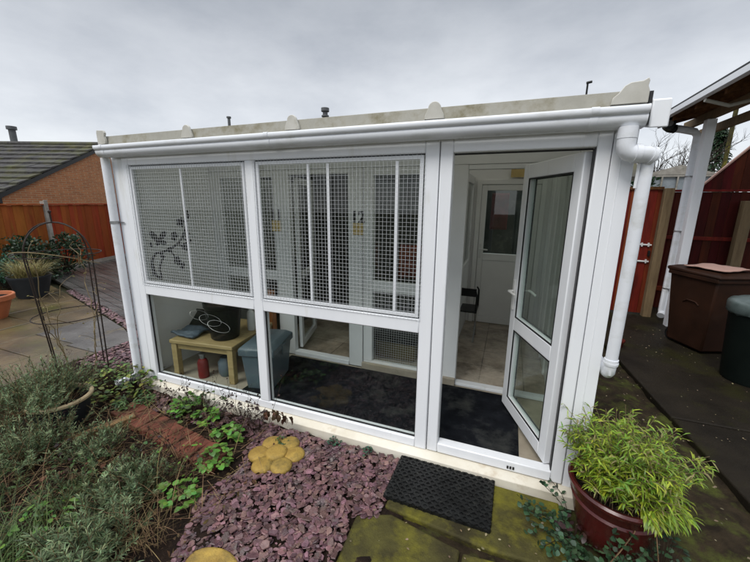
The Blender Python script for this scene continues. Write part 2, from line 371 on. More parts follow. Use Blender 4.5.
# wet grey boards beyond
mb = MB(); dirx = Vector((.96, -.28, 0)); nrm = Vector((.28, .96, 0))
o0 = Vector((-5.25, 1.02, 0)) + nrm*.16
ang = math.atan2(dirx.y, dirx.x)
for i in range(46):
    w = .145
    mb.at(o0 + nrm*(i*(w+.012)), ang)
    s0 = -9.5; s1 = 1.9 + i*.02 if i < 60 else 2
    j = s0
    while j < s1:
        ln = min(rnd.uniform(1.8, 3.6), s1-j); mb.box(j+.002, j+ln-.002, 0, w, -.06, .0+rv(.003)); j += ln
mb.at()
struct('decking', mb, 'deck', bevel=.004)

# ------------------------------------------------------------------ the cattery
cat = thing('garden_cattery', 'long white uPVC lean-to cattery with wire mesh windows and an open glazed door', 'cattery', (-1.42, 1.5, 0))
def P(name, mb, m, **kw): return part(name, mb, m, cat, **kw)
XL, XR = -3.40, .56
# corner posts
mb = MB(); mb.box(XL, -3.272, .004, .09, .078, 2.225); P('corner_post', mb, 'upvc', bevel=.006)
mb = MB(); mb.box(.458, XR, .004, .09, .078, 2.225); mb.box(.498, .503, .001, .0045, .08, 2.22); P('corner_post', mb, 'upvc', bevel=.006)
# front window frame
mb = MB(); y0, y1 = 0, .075
zb, zi, zm0, zm1, zt, zT = .080, .151, .974, 1.075, 2.145, 2.225
mb.box(-3.27, -3.186, y0, y1, zb, zT); mb.box(-.5225, -.436, y0, y1, zb, zT)
mb.box(-1.911, -1.820, y0, y1, zi, zt)
mb.box(-3.186, -.5225, y0, y1, zb, zi); mb.box(-3.186, -.5225, y0, y1, zt, zT)
mb.box(-3.186, -1.911, y0, y1, zm0, zm1); mb.box(-1.820, -.5225, y0, y1, zm0, zm1)
wf = P('window_frame', mb, 'upvc', bevel=.007)
glz = [(-3.186, -1.911, zm1, zt), (-1.820, -.5225, zm1, zt), (-3.186, -1.911, zi, zm0), (-1.820, -.5225, zi, zm0)]
for i, (a, b, c, d) in enumerate(glz):
    g = MB(); g.box(a-.005, b+.005, .036, .042, c-.005, d+.005); part('pane', g, 'glass', wf, smooth=0)
    g = MB(); frame(g, a, b, c, d, .007, .022, .035); part('gasket', g, 'gasket', wf, smooth=0)
# mesh panels over the upper windows, with a slim white retaining frame and stays
for i, (a, b, c, d) in enumerate(glz[:2]):
    st = MB(); frame(st, a+.009, b-.009, c+.009, d-.009, .024, .006, .021)
    bars = ([(-2.585, .018)] if i == 0 else [(-1.365, .018), (-1.207, .02), (-.705, .02)])
    for x, w in bars: st.box(x-w/2, x+w/2, .010, .0205, c+.036, d-.038)
    part('mesh_stay_frame', st, 'upvc', wf, bevel=.002)
    wm = MB(); r = .00064; pitch = .0272
    x = a-.004
    while x < b+.006:
        wob = rv(.0008); wm.box(x-r+wob, x+r+wob, -.010, -.0075, c-.008, d+.006); x += pitch
    z = c-.004
    while z < d+.006:
        wm.box(a-.008, b+.008, -.0075, -.005, z-r, z+r); z += pitch
    part('wire_mesh', wm, 'wire', wf, smooth=0)
# door frame
mb = MB(); mb.box(-.430, -.3535, y0, .078, .086, 2.222); mb.box(.3866, .4545, y0, .078, .086, 2.222)
mb.box(-.3535, .3866, y0, .078, 2.141, 2.222); mb.box(-.3535, .3866, y0, .078, .086, .159)
df = P('door_frame', mb, 'upvc', bevel=.007)
g = MB(); g.box(.3800, .3864, .012, .070, .162, 2.138); g.box(-.352, .379, .05, .058, 2.132, 2.1405); part('gasket', g, 'gasket', df, smooth=0)
g = MB(); g.box(.12, .132, -.004, .001, .105, .125); g.box(.138, .150, -.004, .001, .105, .125); g.box(.156, .168, -.004, .001, .105, .125); part('drain_cap', g, 'gasket', df, smooth=0)
# the open door: leaf hinged on the right, swung in
A = Vector((.372, .062, 0)); Bp = Vector((.092, .752, 0)); dd = (Bp-A); W = dd.length; ang = math.atan2(dd.y, dd.x)
def dmb(): return MB().at((A.x, A.y, 0), ang)
d0, d1 = .168, 2.128; mb = dmb(); st = .088
mb.box(0, st, -.032, .032, d0, d1); mb.box(W-st, W, -.032, .032, d0, d1)
mb.box(st, W-st, -.032, .032, d0, d0+.10); mb.box(st, W-st, -.032, .032, d1-.10, d1); mb.box(st, W-st, -.032, .032, .86, .965)
door = P('door', mb, 'upvc', bevel=.006, label='white door leaf standing open inwards')
for c, d in ((d0+.10, .86), (.965, d1-.10)):
    g = dmb(); g.box(st-.004, W-st+.004, -.010, .010, c-.004, d+.004); part('pane', g, 'glass_door', door, smooth=0)
    for yy in (-.0305, .0225):
        g = dmb(); frame(g, st, W-st, c, d, .009, yy, yy+.008); part('gasket', g, 'gasket', door, smooth=0)
for sgn in (1, -1):
    g = dmb(); g.box(W-.060, W-.028, .0325*sgn if sgn > 0 else -.0445, .0445 if sgn > 0 else -.0325, 1.02, 1.26)
    g.tube([(W-.044, .04*sgn, 1.17), (W-.044, .075*sgn, 1.17), (W-.055, .083*sgn, 1.172), (W-.10, .083*sgn, 1.172), (W-.165, .078*sgn, 1.165)], [.011, .011, .011, .010, .009], 10)
    part('handle', g, 'white_plain', door, bevel=.003)
g = dmb(); g.box(W+.0005, W+.003, -.012, .012, .5, 1.7); part('lock_strip', g, 'metal', door, smooth=0)
for z in (.35, 1.15, 1.95):
    g = MB(); g.tube([(.384, .088, z-.045), (.384, .088, z+.045)], .011, 10); part('hinge', g, 'upvc', door)
# sill board, sloping and stained
mb = MB(); mb.prism([(.02, .079), (.003, .078), (-.045, .066), (-.062, .056), (-.064, -.03), (.02, -.03)], 'x', -3.42, .575)
P('sill', mb, 'sill', bevel=.003)
# gutter (moulded front), fascia and brackets
prof = [(-.03, 2.212), (-.078, 2.212), (-.100, 2.220), (-.113, 2.236), (-.117, 2.256), (-.113, 2.264), (-.124, 2.268), (-.131, 2.280), (-.131, 2.296), (-.126, 2.303), (-.118, 2.300), (-.118, 2.290), (-.103, 2.262), (-.095, 2.236), (-.075, 2.224), (-.03, 2.224)]
mb = MB(); mb.prism(prof, 'x', -3.395, .548); gut = P('gutter', mb, 'gutter')
def scaled(k, e): return [((y+.08)*k-.08-e, (z-2.255)*k+2.255) for y, z in prof[:10]] + [(-.03, 2.3), (-.03, 2.212)]
for x in (-3.31, -1.6, .335):
    mb = MB(); mb.prism(scaled(1.05, .001), 'x', x-.017, x+.017); part('gutter_bracket', mb, 'gutter', gut)
for a_, b_ in ((.548, .556), (-3.402, -3.395)):
    mb = MB(); mb.prism(scaled(1.02, .0), 'x', a_, b_); part('gutter_end', mb, 'gutter', gut)
mb = MB(); mb.box(-3.38, .545, -.028, -.002, 2.228, 2.312); P('fascia', mb, 'upvc_old', bevel=.003)
# roof sheet, end caps and bars
def zr(y): return 2.318 + (y+.07)*.222
mb = MB(); y2 = 3.22
mb.prism([(-.075, zr(-.075)), (y2, zr(y2)), (y2, zr(y2)+.03), (-.075, zr(-.075)+.03)], 'x', -3.37, .53)
rs = P('roof_sheet', mb, 'poly')
mb = MB(); mb.prism([(-.093, 2.305), (-.078, 2.305), (-.068, 2.375), (-.080, 2.378)], 'x', -3.30, .50); part('eaves_closer', mb, 'roofbar', rs, bevel=.003)
for x, w in ((-3.30, .05), (-2.335, .032), (-1.40, .032), (-.455, .032), (.50, .045)):
    mb = MB(); w2 = w
    mb.prism([(-.06, zr(-.06)+.031), (y2, zr(y2)+.031), (y2, zr(y2)+.05), (-.06, zr(-.06)+.05)], 'x', x-w, x+w)
    bar = P('glazing_bar', mb, 'roofbar', bevel=.004)
    cp = MB()
    if abs(x-.5) < .01:
        cp.prism([(.398, 2.312), (.405, 2.345), (.425, 2.362), (.445, 2.392), (.468, 2.405), (.515, 2.408), (.536, 2.420), (.541, 2.405), (.538, 2.385), (.546, 2.365), (.546, 2.312)], 'y', -.112, -.092)
    elif x < -3:
        cp.prism([(x-.055, 2.31), (x+.04, 2.31), (x+.045, 2.345), (x+.032, 2.37), (x+.042, 2.40), (x+.03, 2.418), (x-.05, 2.424), (x-.058, 2.40)], 'y', -.112, -.092)
    else:
        q = [(x-.058, 2.31), (x+.058, 2.31), (x+.052, 2.335)] + [(x+.036*math.cos(t), 2.368+.035*math.sin(t)) for t in [math.pi*i/8 for i in range(9)]] + [(x-.052, 2.335)]
        cp.prism(q, 'y', -.112, -.092)
    part('end_cap', cp, 'upvc_old', bar, bevel=.003)
# barge trim down the right verge
mb = MB(); mb.prism([(-.085, 2.205), (3.2, zr(3.2)-.13), (3.2, zr(3.2)+.035), (-.085, 2.33)], 'x', .572, .648); P('barge_trim', mb, 'upvc', bevel=.006)
mb = MB(); mb.prism([(-.075, 2.22), (3.19, zr(3.2)-.13), (3.19, zr(3.2)+.03), (-.075, 2.37)], 'x', .5575, .5715); P('verge_gap_strip', mb, 'gasket', smooth=0)
# right-hand swan neck and downpipe
g = .034
mb = MB(); mb.tube([(.492, -.080, 2.215), (.492, -.080, 2.162)], .043, 18)
mb.tube([(.492, -.080, 2.17), (.492, -.080, 2.135), (.496, -.079, 2.112), (.510, -.077, 2.098), (.535, -.073, 2.092)], .041, 18)
mb.tube([(.530, -.074, 2.093), (.556, -.070, 2.091)], .0455, 18)
mb.tube([(.552, -.071, 2.091), (.585, -.062, 2.089), (.607, -.052, 2.083), (.617, -.042, 2.068)], [.041, .041, .040, .036], 18)
mb.tube([(.6, -.055, 2.085), (.616, -.050, 2.080)], .0455, 18)
sn = P('swan_neck', mb, 'gutter')
mb = MB(); mb.tube([(.603, -.036, 2.075), (.603, -.034, 1.6), (.598, -.030, .955), (.597, -.026, .92), (.597, -.006, .905), (.597, .02, .897), (.597, .30, .885), (.597, .60, .87)], .0305, 18)
mb.tube([(.598, -.030, 1.0), (.598, -.030, .965)], .0355, 18)
dp = P('downpipe', mb, 'gutter')
mb = MB(); mb.tube([(.598, -.030, .982), (.598, -.030, .972)], .0375, 18); part('pipe_clip', mb, 'gutter', dp)
mb = MB(); mb.tube([(.566, -.055, 2.06), (.567, -.050, 1.99), (.566, -.048, 1.93)], .007, 6); P('cable', mb, 'upvc')
# left-hand downpipe and shoe
mb = MB(); mb.tube([(-3.418, -.032, 2.21), (-3.418, -.032, 1.2), (-3.418, -.032, .14), (-3.43, -.05, .10), (-3.48, -.13, .075), (-3.52, -.20, .065)], .036, 16)
dp = P('downpipe', mb, 'gutter')
mb = MB(); mb.tube([(-3.418, -.032, 1.66), (-3.418, -.032, 1.635)], .040, 16); mb.box(-3.41, -3.33, -.012, -.004, 1.642, 1.652); part('pipe_clip', mb, 'metal', dp)
# side walls, back wall, floor
mb = MB(); mb.prism([(.092, -.1), (3.1, -.1), (3.1, zr(3.1)-.003), (.092, zr(.092)-.003)], 'x', XL, -3.3); P('side_wall', mb, 'interior', smooth=0)
mb = MB(); mb.prism([(.092, -.1), (3.1, -.1), (3.1, zr(3.1)-.003), (.092, zr(.092)-.003)], 'x', .46, XR); P('side_wall', mb, 'interior', smooth=0)
mb = MB(); mb.box(-3.299, .459, .08, .995, -.1, .098); P('corridor_floor', mb, 'beige_floor', smooth=0)
mb = MB(); mb.box(-3.299, .459, 1.075, 3.0, -.1, .106); P('tile_floor', mb, 'tile', smooth=0)
mb = MB(); mb.box(-3.299, -.60, 3.0, 3.1, -.1, zr(3.05)-.02); P('back_wall', mb, 'pen_gloom', smooth=0, label='back wall of the pens, coloured dark for gloom and reflected foliage')
mb = MB(); mb.box(-.60, -.475, 3.0, 3.1, -.1, zr(3.05)-.02); mb.box(-.475, .459, 3.0, 3.1, 2.17, zr(3.05)-.02); mb.box(.41, .459, 3.0, 3.1, -.1, 2.17)
P('back_wall', mb, 'interior', smooth=0, label='white back wall round the back door')
for y in (1.5, 1.95, 2.4):
    mb = MB(); mb.box(.440, .4595, y, y+.05, .12, 2.35); P('wall_trim', mb, 'interior', bevel=.003)
mb = MB(); mb.box(.452, .4592, .15, .55, 1.0, 2.0); P('wall_panel', mb, 'panel_grey', smooth=0)
# back door with its frame
mb = MB(); mb.box(-.474, -.41, 2.965, 3.03, .107, 2.168); mb.box(.345, .409, 2.965, 3.03, .107, 2.168); mb.box(-.41, .345, 2.965, 3.03, 2.10, 2.168)
bf = P('back_door_frame', mb, 'interior', bevel=.006)
mb = MB(); mb.box(-.405, -.335, 2.975, 3.02, .115, 2.095); mb.box(.27, .34, 2.975, 3.02, .115, 2.095)
mb.box(-.335, .27, 2.975, 3.02, 2.02, 2.095); mb.box(-.335, .27, 2.975, 3.02, 1.05, 1.15); mb.box(-.335, .27, 2.975, 3.02, .115, .21); mb.box(-.335, .27, 2.985, 3.01, .21, 1.05)
bd = P('back_door', mb, 'interior', bevel=.006)
g = MB(); g.box(-.339, .274, 2.994, 3.001, 1.146, 2.024); part('pane', g, 'glass_door', bd, smooth=0)
g = MB(); g.box(-.39, -.36, 2.962, 2.974, 1.08, 1.28); g.tube([(-.375, 2.968, 1.21), (-.375, 2.93, 1.21), (-.36, 2.925, 1.21), (-.27, 2.925, 1.205)], .01, 8); part('handle', g, 'white_plain', bd)
g = MB(); g.box(-.05, .23, 2.945, 2.962, 2.19, 2.31); part('notice', g, 'paper', bf, smooth=0)
# inner partition between corridor and pens
ya, yb = 1.0, 1.06
mb = MB()
mb.box(-3.299, -3.145, ya, yb, .1, 2.17); mb.box(-2.42, -2.215, ya, yb, .1, 2.17); mb.box(-1.525, -1.365, ya, yb, .1, 2.17)
mb.box(-1.355, -1.255, ya-.004, yb, .19, 2.17); mb.box(-.60, -.375, ya-.004, yb, .1, 2.17)
mb.box(-3.145, -2.42, ya, yb, .97, 1.08); mb.box(-3.145, -2.42, ya, yb, .1, .20)
mb.box(-1.255, -.60, ya-.002, yb, .958, 1.072); mb.box(-1.355, -.60, ya-.002, yb, .104, .19)
mb.box(-3.299, .459, ya, yb, 2.172, zr(1.0)-.01)
mb.box(-3.145, -2.42, ya+.002, yb, 2.10, 2.17); mb.box(-1.255, -.60, ya+.002, yb, 2.10, 2.17); mb.box(-2.215, -1.525, ya+.002, yb, 2.12, 2.17)
mb.box(-.375, .459, ya+.002, yb, 2.13, 2.17)
pt = P('partition', mb, 'panel_grey', bevel=.005)
for a, b, c, d in ((-3.145, -2.42, .20, .97), (-3.145, -2.42, 1.08, 2.10), (-1.255, -.60, .19, .958), (-1.255, -.60, 1.072, 2.10)):
    g = MB(); g.box(a-.004, b+.004, 1.03, 1.036, c-.004, d+.004); part('pane', g, 'glass', pt, smooth=0)
wm = MB(); x = -1.25
while x < -.6: wm.box(x-.0007, x+.0007, 1.018, 1.02, .19, .957); x += .0254
z = .2
while z < .955: wm.box(-1.254, -.601, 1.0205, 1.0225, z-.0007, z+.0007); z += .0254
part('wire_mesh', wm, 'wire', pt, smooth=0)
for a_, b_, c_ in ((-2.215, -1.525, .150), (-.375, .459, .128)):
    g = MB(); g.box(a_, b_, .987, 1.07, .1, c_); part('threshold', g, 'upvc', pt, bevel=.004)
g = MB(); g.box(-1.36, -.375, .958, .995, .1, .172); part('step_board', g, 'beige_floor', pt, bevel=.003)
for txt, x in (('11', -2.39), ('12', -1.415)):
    t = text_mesh(txt, .155); t.v = [(x+p[0], 1.0-.0025-p[2], 1.655+p[1]) for p in t.v]
    part('pen_number', t, 'ink', pt, smooth=0)
    g = MB(); g.box(x-.055, x+.055, .993, .9985, 1.53, 1.645); part('notice', g, 'paper', pt, smooth=0)
# pen dividers behind the partition
for x in (-2.78, -1.44, -.53):
    mb = MB(); mb.box(x-.02, x+.02, 1.061, 2.998, .107, 1.0); mb.box(x-.02, x+.02, 1.061, 1.12, 1.0, 2.2); mb.box(x-.02, x+.02, 2.9, 2.998, 1.0, 2.2); mb.box(x-.02, x+.02, 1.12, 2.9, 2.1, 2.2); mb.box(x-.02, x+.02, 1.12, 2.9, 1.0, 1.06)
    pd = P('pen_divider', mb, 'panel_grey' if x > -.6 else 'pen_gloom', bevel=.004)  # left dividers coloured dark to keep the pens dim
    g = MB(); g.box(x-.003, x+.003, 1.116, 2.904, 1.056, 2.104); part('pane', g, 'glass', pd, smooth=0)
# pen door standing open
def imb(): return MB().at((-2.19, 1.085, 0), R(106))
mb = imb(); frame(mb, 0, .66, .16, 2.1, .075, -.02, .02); mb.box(.075, .585, -.02, .02, .97, 1.05)
idr = P('pen_door', mb, 'panel_grey', bevel=.005)
for c, d in ((.235, .97), (1.05, 2.025)):
    g = imb(); g.box(.071, .589, -.004, .004, c-.004, d+.004); part('pane', g, 'glass', idr, smooth=0)

# black wall sticker on the left wall of the corridor: stem, blossoms and a butterfly
mb = MB()
def onwall(y, z, h=.002): return (-3.3+h, y, z)
def disc(y, z, r, sq=1, rot=0, n=9):
    r *= 1.35
    vs = []
    for k in range(n):
        t = 2*math.pi*k/n; a, b = r*math.cos(t), r*sq*math.sin(t)
        vs.append((y+a*math.cos(rot)-b*math.sin(rot), z+a*math.sin(rot)+b*math.cos(rot)))
    mb.prism(vs, 'x', -3.2995, -3.2965)
def stroke(pts, w):
    w *= 1.7
    for (a, b), (c, d) in zip(pts, pts[1:]):
        l = math.hypot(c-a, d-b); nx, ny = -(d-b)/l*w/2, (c-a)/l*w/2
        mb.prism([(a+nx, b+ny), (a-nx, b-ny), (c-nx, d-ny), (c+nx, d+ny)], 'x', -3.2993+rv(.0001), -3.297+rv(.0001))
import_pts = [(.27, 1.06), (.215, 1.10), (.18, 1.19), (.19, 1.28), (.24, 1.33), (.33, 1.335), (.42, 1.36), (.50, 1.40), (.57, 1.47), (.61, 1.55), (.64, 1.64)]
stroke(import_pts, .014); stroke([(.27, 1.06), (.255, 1.16), (.285, 1.24), (.33, 1.29)], .012); stroke([(.40, 1.35), (.44, 1.27), (.47, 1.2)], .010)
stroke([(.56, 1.46), (.62, 1.42)], .009); stroke([(.5, 1.4), (.56, 1.36)], .009)
for y, z, s in ((.47, 1.22, 1), (.52, 1.16, .8), (.59, 1.36, 1), (.47, 1.48, 1), (.62, 1.50, .9), (.56, 1.62, 1.1), (.65, 1.70, .9), (.39, 1.35, .6), (.30, 1.30, .5), (.64, 1.42, .7)):
    for k in range(5):
        t = 2*math.pi*k/5+rv(.4); disc(y+.024*s*math.cos(t), z+.030*s*math.sin(t), .017*s, .8, t)
for y, z, a, b, rot in ((.24, 1.50, .045, .5, 2.2), (.28, 1.44, .032, .6, 1.0), (.335, 1.50, .040, .55, .7), (.33, 1.43, .03, .6, -.4), (.20, 1.42, .02, .5, 1.9)): disc(y, z, a, b, rot, 12)
for t in range(8): disc(.195+rv(.02), 1.12+t*.025, .008)
tag(part('wall_sticker', mb, 'ink', smooth=0), 'black floral vine and butterfly sticker on the left corridor wall', 'sticker')

# ------------------------------------------------------------------ things inside
mb = MB()
mb.box(-2.24, .20, .125, .955, .0995, .108); tag(part('carpet_runner', mb, 'carpet', bevel=.003), 'charcoal carpet runner along the cattery corridor floor', 'carpet')
# low pine table
tb = thing('pine_table', 'low yellow pine table behind the lower left window', 'table', (-2.76, .5, .1))
def tmb(): return MB().at((-2.76, .50, .10), R(7))
mb = tmb(); mb.box(-.36, .36, -.375, .375, .36, .40); part('tabletop', mb, 'oldwood', tb, bevel=.008)
mb = tmb(); mb.box(-.29, .29, -.345, -.325, .30, .358); mb.box(-.29, .29, .325, .345, .30, .358); mb.box(-.33, -.31, -.29, .29, .30, .358); mb.box(.31, .33, -.29, .29, .30, .358); part('apron', mb, 'oldwood', tb, bevel=.002)
for sx in (-1, 1):
    for sy in (-1, 1):
        mb = tmb(); mb.box(sx*.32-.03, sx*.32+.03, sy*.335-.03, sy*.335+.03, 0, .358); part('leg', mb, 'oldwood', tb, bevel=.004)
# black pot
pt_ = thing('black_pot', 'black plastic pot standing on the pine table', 'pot', (-2.61, .36, .5))
mb = MB(); c = (-2.61, .36)
mb.lathe([(.125, .502), (.135, .51), (.175, .83), (.182, .835), (.185, .87), (.176, .87), (.17, .84), (.13, .53), (.0, .53)], 40, *c); part('body', mb, 'black', pt_)
mb = MB(); mb.lathe([(.0, .83), (.08, .835), (.168, .83)], 28, *c); part('compost', mb, 'soil', pt_)
mb = MB()
for (ox, oz, rx, tilt) in ((-.05, .80, .11, .1), (.06, .755, .13, .12), (.14, .70, .13, .15)):
    p = []
    for k in range(25):
        t = 2*math.pi*k/24*.97; p.append((c[0]+ox+rx*math.cos(t), c[1]-.24+.03*math.sin(t)+ox*.2, oz+rx*.30*math.sin(t)-tilt*rx*math.cos(t)))
    mb.tube(p, .0014, 5)
tag(part('pale_loops', mb, 'metal'), 'thin pale loops in front of the black pot', 'wire')  # thin pale loops set in front of the pot
# white bottle, grey cloth, tray, small orange packets on the table
mb = MB(); mb.lathe([(.0, .5), (.04, .502), (.042, .52), (.042, .68), (.03, .71), (.018, .715), (.018, .75), (.0, .752)], 20, -2.50, .62); tag(part('white_bottle', mb, 'white_plain'), 'white bottle beside the black pot on the pine table', 'bottle')
mb = sheet(-3.13, -2.84, .16, .40, 14, 12, .53, .03, 9); tag(part('grey_cloth', mb, 'cloth_grey', solid=.02), 'crumpled grey cloth on the left end of the pine table', 'cloth')
mb = MB().at((-2.98, .52, .505), R(10), R(-62)); frame2 = mb; mb.box(-.20, .20, -.01, .015, 0, .30); mb.box(-.20, .20, .015, .05, .27, .30); mb.box(-.20, -.18, .015, .05, .0, .27); mb.box(.18, .20, .015, .05, 0, .27)
mb.v = mb.v
mb2 = MB().at((-3.0, .50, .53), R(8), R(38)); mb2.box(-.20, .16, -.16, .16, 0, .02); mb2.box(-.20, .16, -.16, -.14, .02, .05); mb2.box(-.20, .16, .14, .16, .02, .05)
tag(part('black_tray', mb2, 'black', bevel=.004), 'black tray tilted at the back of the pine table', 'tray')
for i, (x, y, m_) in enumerate(((-2.53, .80, 'red'),)):
    mb = MB().at((x, y, .501), R(20)); mb.box(-.05, .05, -.03, .03, 0, .07); tag(part('red_packet', mb, m_, bevel=.004), 'small red packet on the back corner of the pine table', 'packet')
mb = MB(); mb.box(-2.66, -2.44, .90, .975, .10, .86)
oc = tag(part('wooden_cabinet', mb, 'orangewood', bevel=.006), 'narrow orange brown wooden cabinet against the partition', 'cabinet')
mb = MB(); mb.box(-2.645, -2.555, .894, .8995, .16, .82); mb.box(-2.545, -2.455, .894, .8995, .16, .82); part('cabinet_door', mb, 'orangewood', oc, bevel=.002)
# storage box
sb = thing('storage_box', 'blue grey plastic storage box with a lid beside the pine table', 'box', (-2.13, .40, .1))
def smb(): return MB().at((-2.13, .40, .10), R(14))
mb = smb()
bx, by = .155, .235
mb.add([(-bx+.03, -by+.03, .002), (bx-.03, -by+.03, .002), (bx-.03, by-.03, .002), (-bx+.03, by-.03, .002), (-bx, -by, .36), (bx, -by, .36), (bx, by, .36), (-bx, by, .36)],
       [(0, 3, 2, 1), (4, 5, 6, 7), (0, 1, 5, 4), (1, 2, 6, 5), (2, 3, 7, 6), (3, 0, 4, 7)]); part('body', mb, 'boxplastic', sb, bevel=.015)
mb = smb(); bx, by = .172, .252
mb.add([(-bx, -by, .355), (bx, -by, .355), (bx, by, .355), (-bx, by, .355), (-bx, -by, .42), (bx, -by, .42), (bx, by, .42), (-bx, by, .42), (-bx+.05, -by+.05, .46), (bx-.05, -by+.05, .46), (bx-.05, by-.05, .46), (-bx+.05, by-.05, .46)],
       [(0, 3, 2, 1), (0, 1, 5, 4), (1, 2, 6, 5), (2, 3, 7, 6), (3, 0, 4, 7), (4, 5, 9, 8), (5, 6, 10, 9), (6, 7, 11, 10), (7, 4, 8, 11), (8, 9, 10, 11)]); part('lid', mb, 'boxplastic', sb, bevel=.008)
for k in (-1, 1):
    mb = smb(); mb.box(k*.174-.006, k*.174+.006, -.05, .05, .30, .40); part('clip', mb, 'boxplastic', sb, bevel=.003)
# red canister and clear jar under the table
rc = thing('red_canister', 'small red canister with a grey top under the pine table', 'canister', (-2.78, .22, .1))
mb = MB(); mb.lathe([(0, .101), (.05, .101), (.052, .12), (.052, .26), (.04, .29), (.02, .30), (0, .302)], 22, -2.78, .20); part('body', mb, 'red', rc)
mb = MB(); mb.lathe([(0, .30), (.022, .301), (.022, .33), (.03, .335), (.03, .35), (0, .352)], 16, -2.78, .20); part('cap', mb, 'metal', rc)
mb = MB(); mb.lathe([(0, .101), (.06, .103), (.075, .14), (.075, .25), (.05, .28), (.05, .30), (.0, .30)], 20, -2.60, .32); tag(part('clear_jar', mb, 'boxplastic'), 'grey jar next to the red canister under the table', 'jar')
# folding chair and carrier in the pens
ch = thing('folding_chair', 'small black folding chair in front of the back door', 'chair', (-.44, 2.3, .106))
mb = MB(); mb.box(-.66, -.30, 2.12, 2.46, .50, .525); part('seat', mb, 'black', ch, bevel=.008)
mb = MB(); mb.tube([(-.31, 2.14, .50), (-.31, 2.16, .72), (-.33, 2.19, .78), (-.62, 2.19, .80)], .011, 8); mb.tube([(-.31, 2.44, .50), (-.31, 2.42, .74), (-.33, 2.4, .78)], .011, 8); mb.box(-.63, -.32, 2.175, 2.19, .70, .80); part('backrest', mb, 'black', ch)
for x in (-.64, -.32):
    for y, y_ in ((2.14, 2.40), (2.44, 2.18)):
        mb = MB(); mb.tube([(x, y, .106), (x, y_, .50)], .010, 8); part('leg', mb, 'metal', ch)
cc = thing('cat_carrier', 'dark cat carrier box on the pen floor behind the wire mesh', 'carrier', (-1.08, 1.5, .106))
mb = MB(); mb.box(-1.33, -.86, 1.28, 1.62, .107, .31); part('base', mb, mat('olive_plastic', (.16, .12, .05), (.1, .075, .03), scale=4, rough=.6), cc, bevel=.025)
mb = MB(); mb.prism([(-1.35, .312), (-.84, .312), (-.87, .45), (-.95, .53), (-1.24, .53), (-1.32, .45)], 'y', 1.26, 1.64); part('cover', mb, 'black', cc, bevel=.02)
mb = MB(); mb.tube([(-1.18, 1.45, .525), (-1.17, 1.45, .57), (-1.02, 1.45, .57), (-1.01, 1.45, .525)], .01, 8); part('handle', mb, 'black', cc)
mb = sheet(-1.30, -.95, 0, .42, 12, 12, 0, .035, 7); mb.v = [(x, 2.05+.1*(y-.2)+z, .90+y) for x, y, z in mb.v]
tag(part('red_blanket', mb, mat('red_orange_fleece', (.36, .075, .025), (.2, .02, .015), scale=6, rough=.95, bump=.5, contrast=(.42, .58)), solid=.03), 'red and orange blanket hung inside the right-hand pen', 'blanket')
mb = MB(); mb.tube([(-1.44, 2.10, 1.33), (-.55, 2.10, 1.33)], .012, 8); P('pen_rail', mb, 'metal')
#@@GARDEN
# ------------------------------------------------------------------ garden: ground things
dm = MB()
def mat_xy(u, v): return (-.60+.645*u+.005*v, -.452+.398*v-.006*u)
for a in range(27):
    for b in range(16):
        x, y = mat_xy((a+.5)/27, (b+.5)/16); sg = (a+b) % 2
        dm.at((x, y, 0), R(-1)+(R(38) if sg else R(-38))); dm.box(-.0155, .0155, -.0075, .0075, .012, .0375+rv(.002))
dm.at((-.277, -.253, 0), R(-1)); dm.box(-.325, .325, -.20, .20, .012, .030); frame_pts = dm
dm.at()
tag(part('rubber_doormat', dm, 'rubber', smooth=0), 'black rubber doormat lying at the cattery door', 'doormat')
for pts, z, lab in (([(-.575, -.50), (.055, -.555), (.44, -.525), (.44, -.075), (-.56, -.07)], .012, 'mossy stone slab lying under the doormat'),
                    ([(-.715, -.615), (-.52, -.535), (-.1, -.61), (-.12, -1.25), (-.66, -1.25), (-.70, -.93)], .008, 'mossy stone slab in front of the doormat, beside the slate'),
                    ([(-.085, -.615), (.36, -.575), (.38, -1.25), (-.10, -1.25)], .004, 'mossy stone slab at the bottom edge, below the door threshold slab')):
    mb = MB(); mb.prism(pts, 'z', -.06, z); tag(part('paving_slab', mb, 'moss_slab', bevel=.012, seg=3), lab, 'slab', 'mossy slabs by the cattery door')
# flower-shaped stepping stone
fs = thing('stepping_stone', 'yellow flower-shaped stepping stone on the slate chippings', 'stepping stone', (-1.46, -.38, 0), 'yellow stepping stones')
mb = MB()
for k in range(6):
    t = 2*math.pi*k/6+.35; cx, cy = -1.465+.132*math.cos(t), -.385+.132*math.sin(t)
    mb.lathe([(.0, .0), (.070, .002), (.078, .024), (.072, .038), (.05, .046), (0, .048)], 22, cx, cy)
part('petals', mb, 'yellowstone', fs, smooth=60)
mb = MB(); mb.lathe([(.0, .0), (.078, .004), (.080, .044), (.070, .056), (.045, .061), (0, .062)], 26, -1.465, -.385); part('centre', mb, 'yellowstone', fs, smooth=60)
mb = MB()
pr_ = [(-1.27+.15*math.cos(t)*(1+.08*math.sin(3*t)), -1.21+.13*math.sin(t)*(1+.06*math.cos(2*t))) for t in [2*math.pi*k/28 for k in range(28)]]
mb.prism(pr_, 'z', -.02, .035); tag(part('stepping_stone', mb, 'yellowstone', bevel=.014, seg=3), 'smooth rounded yellow stepping stone at the bottom of the photo', 'stepping stone', 'yellow stepping stones')
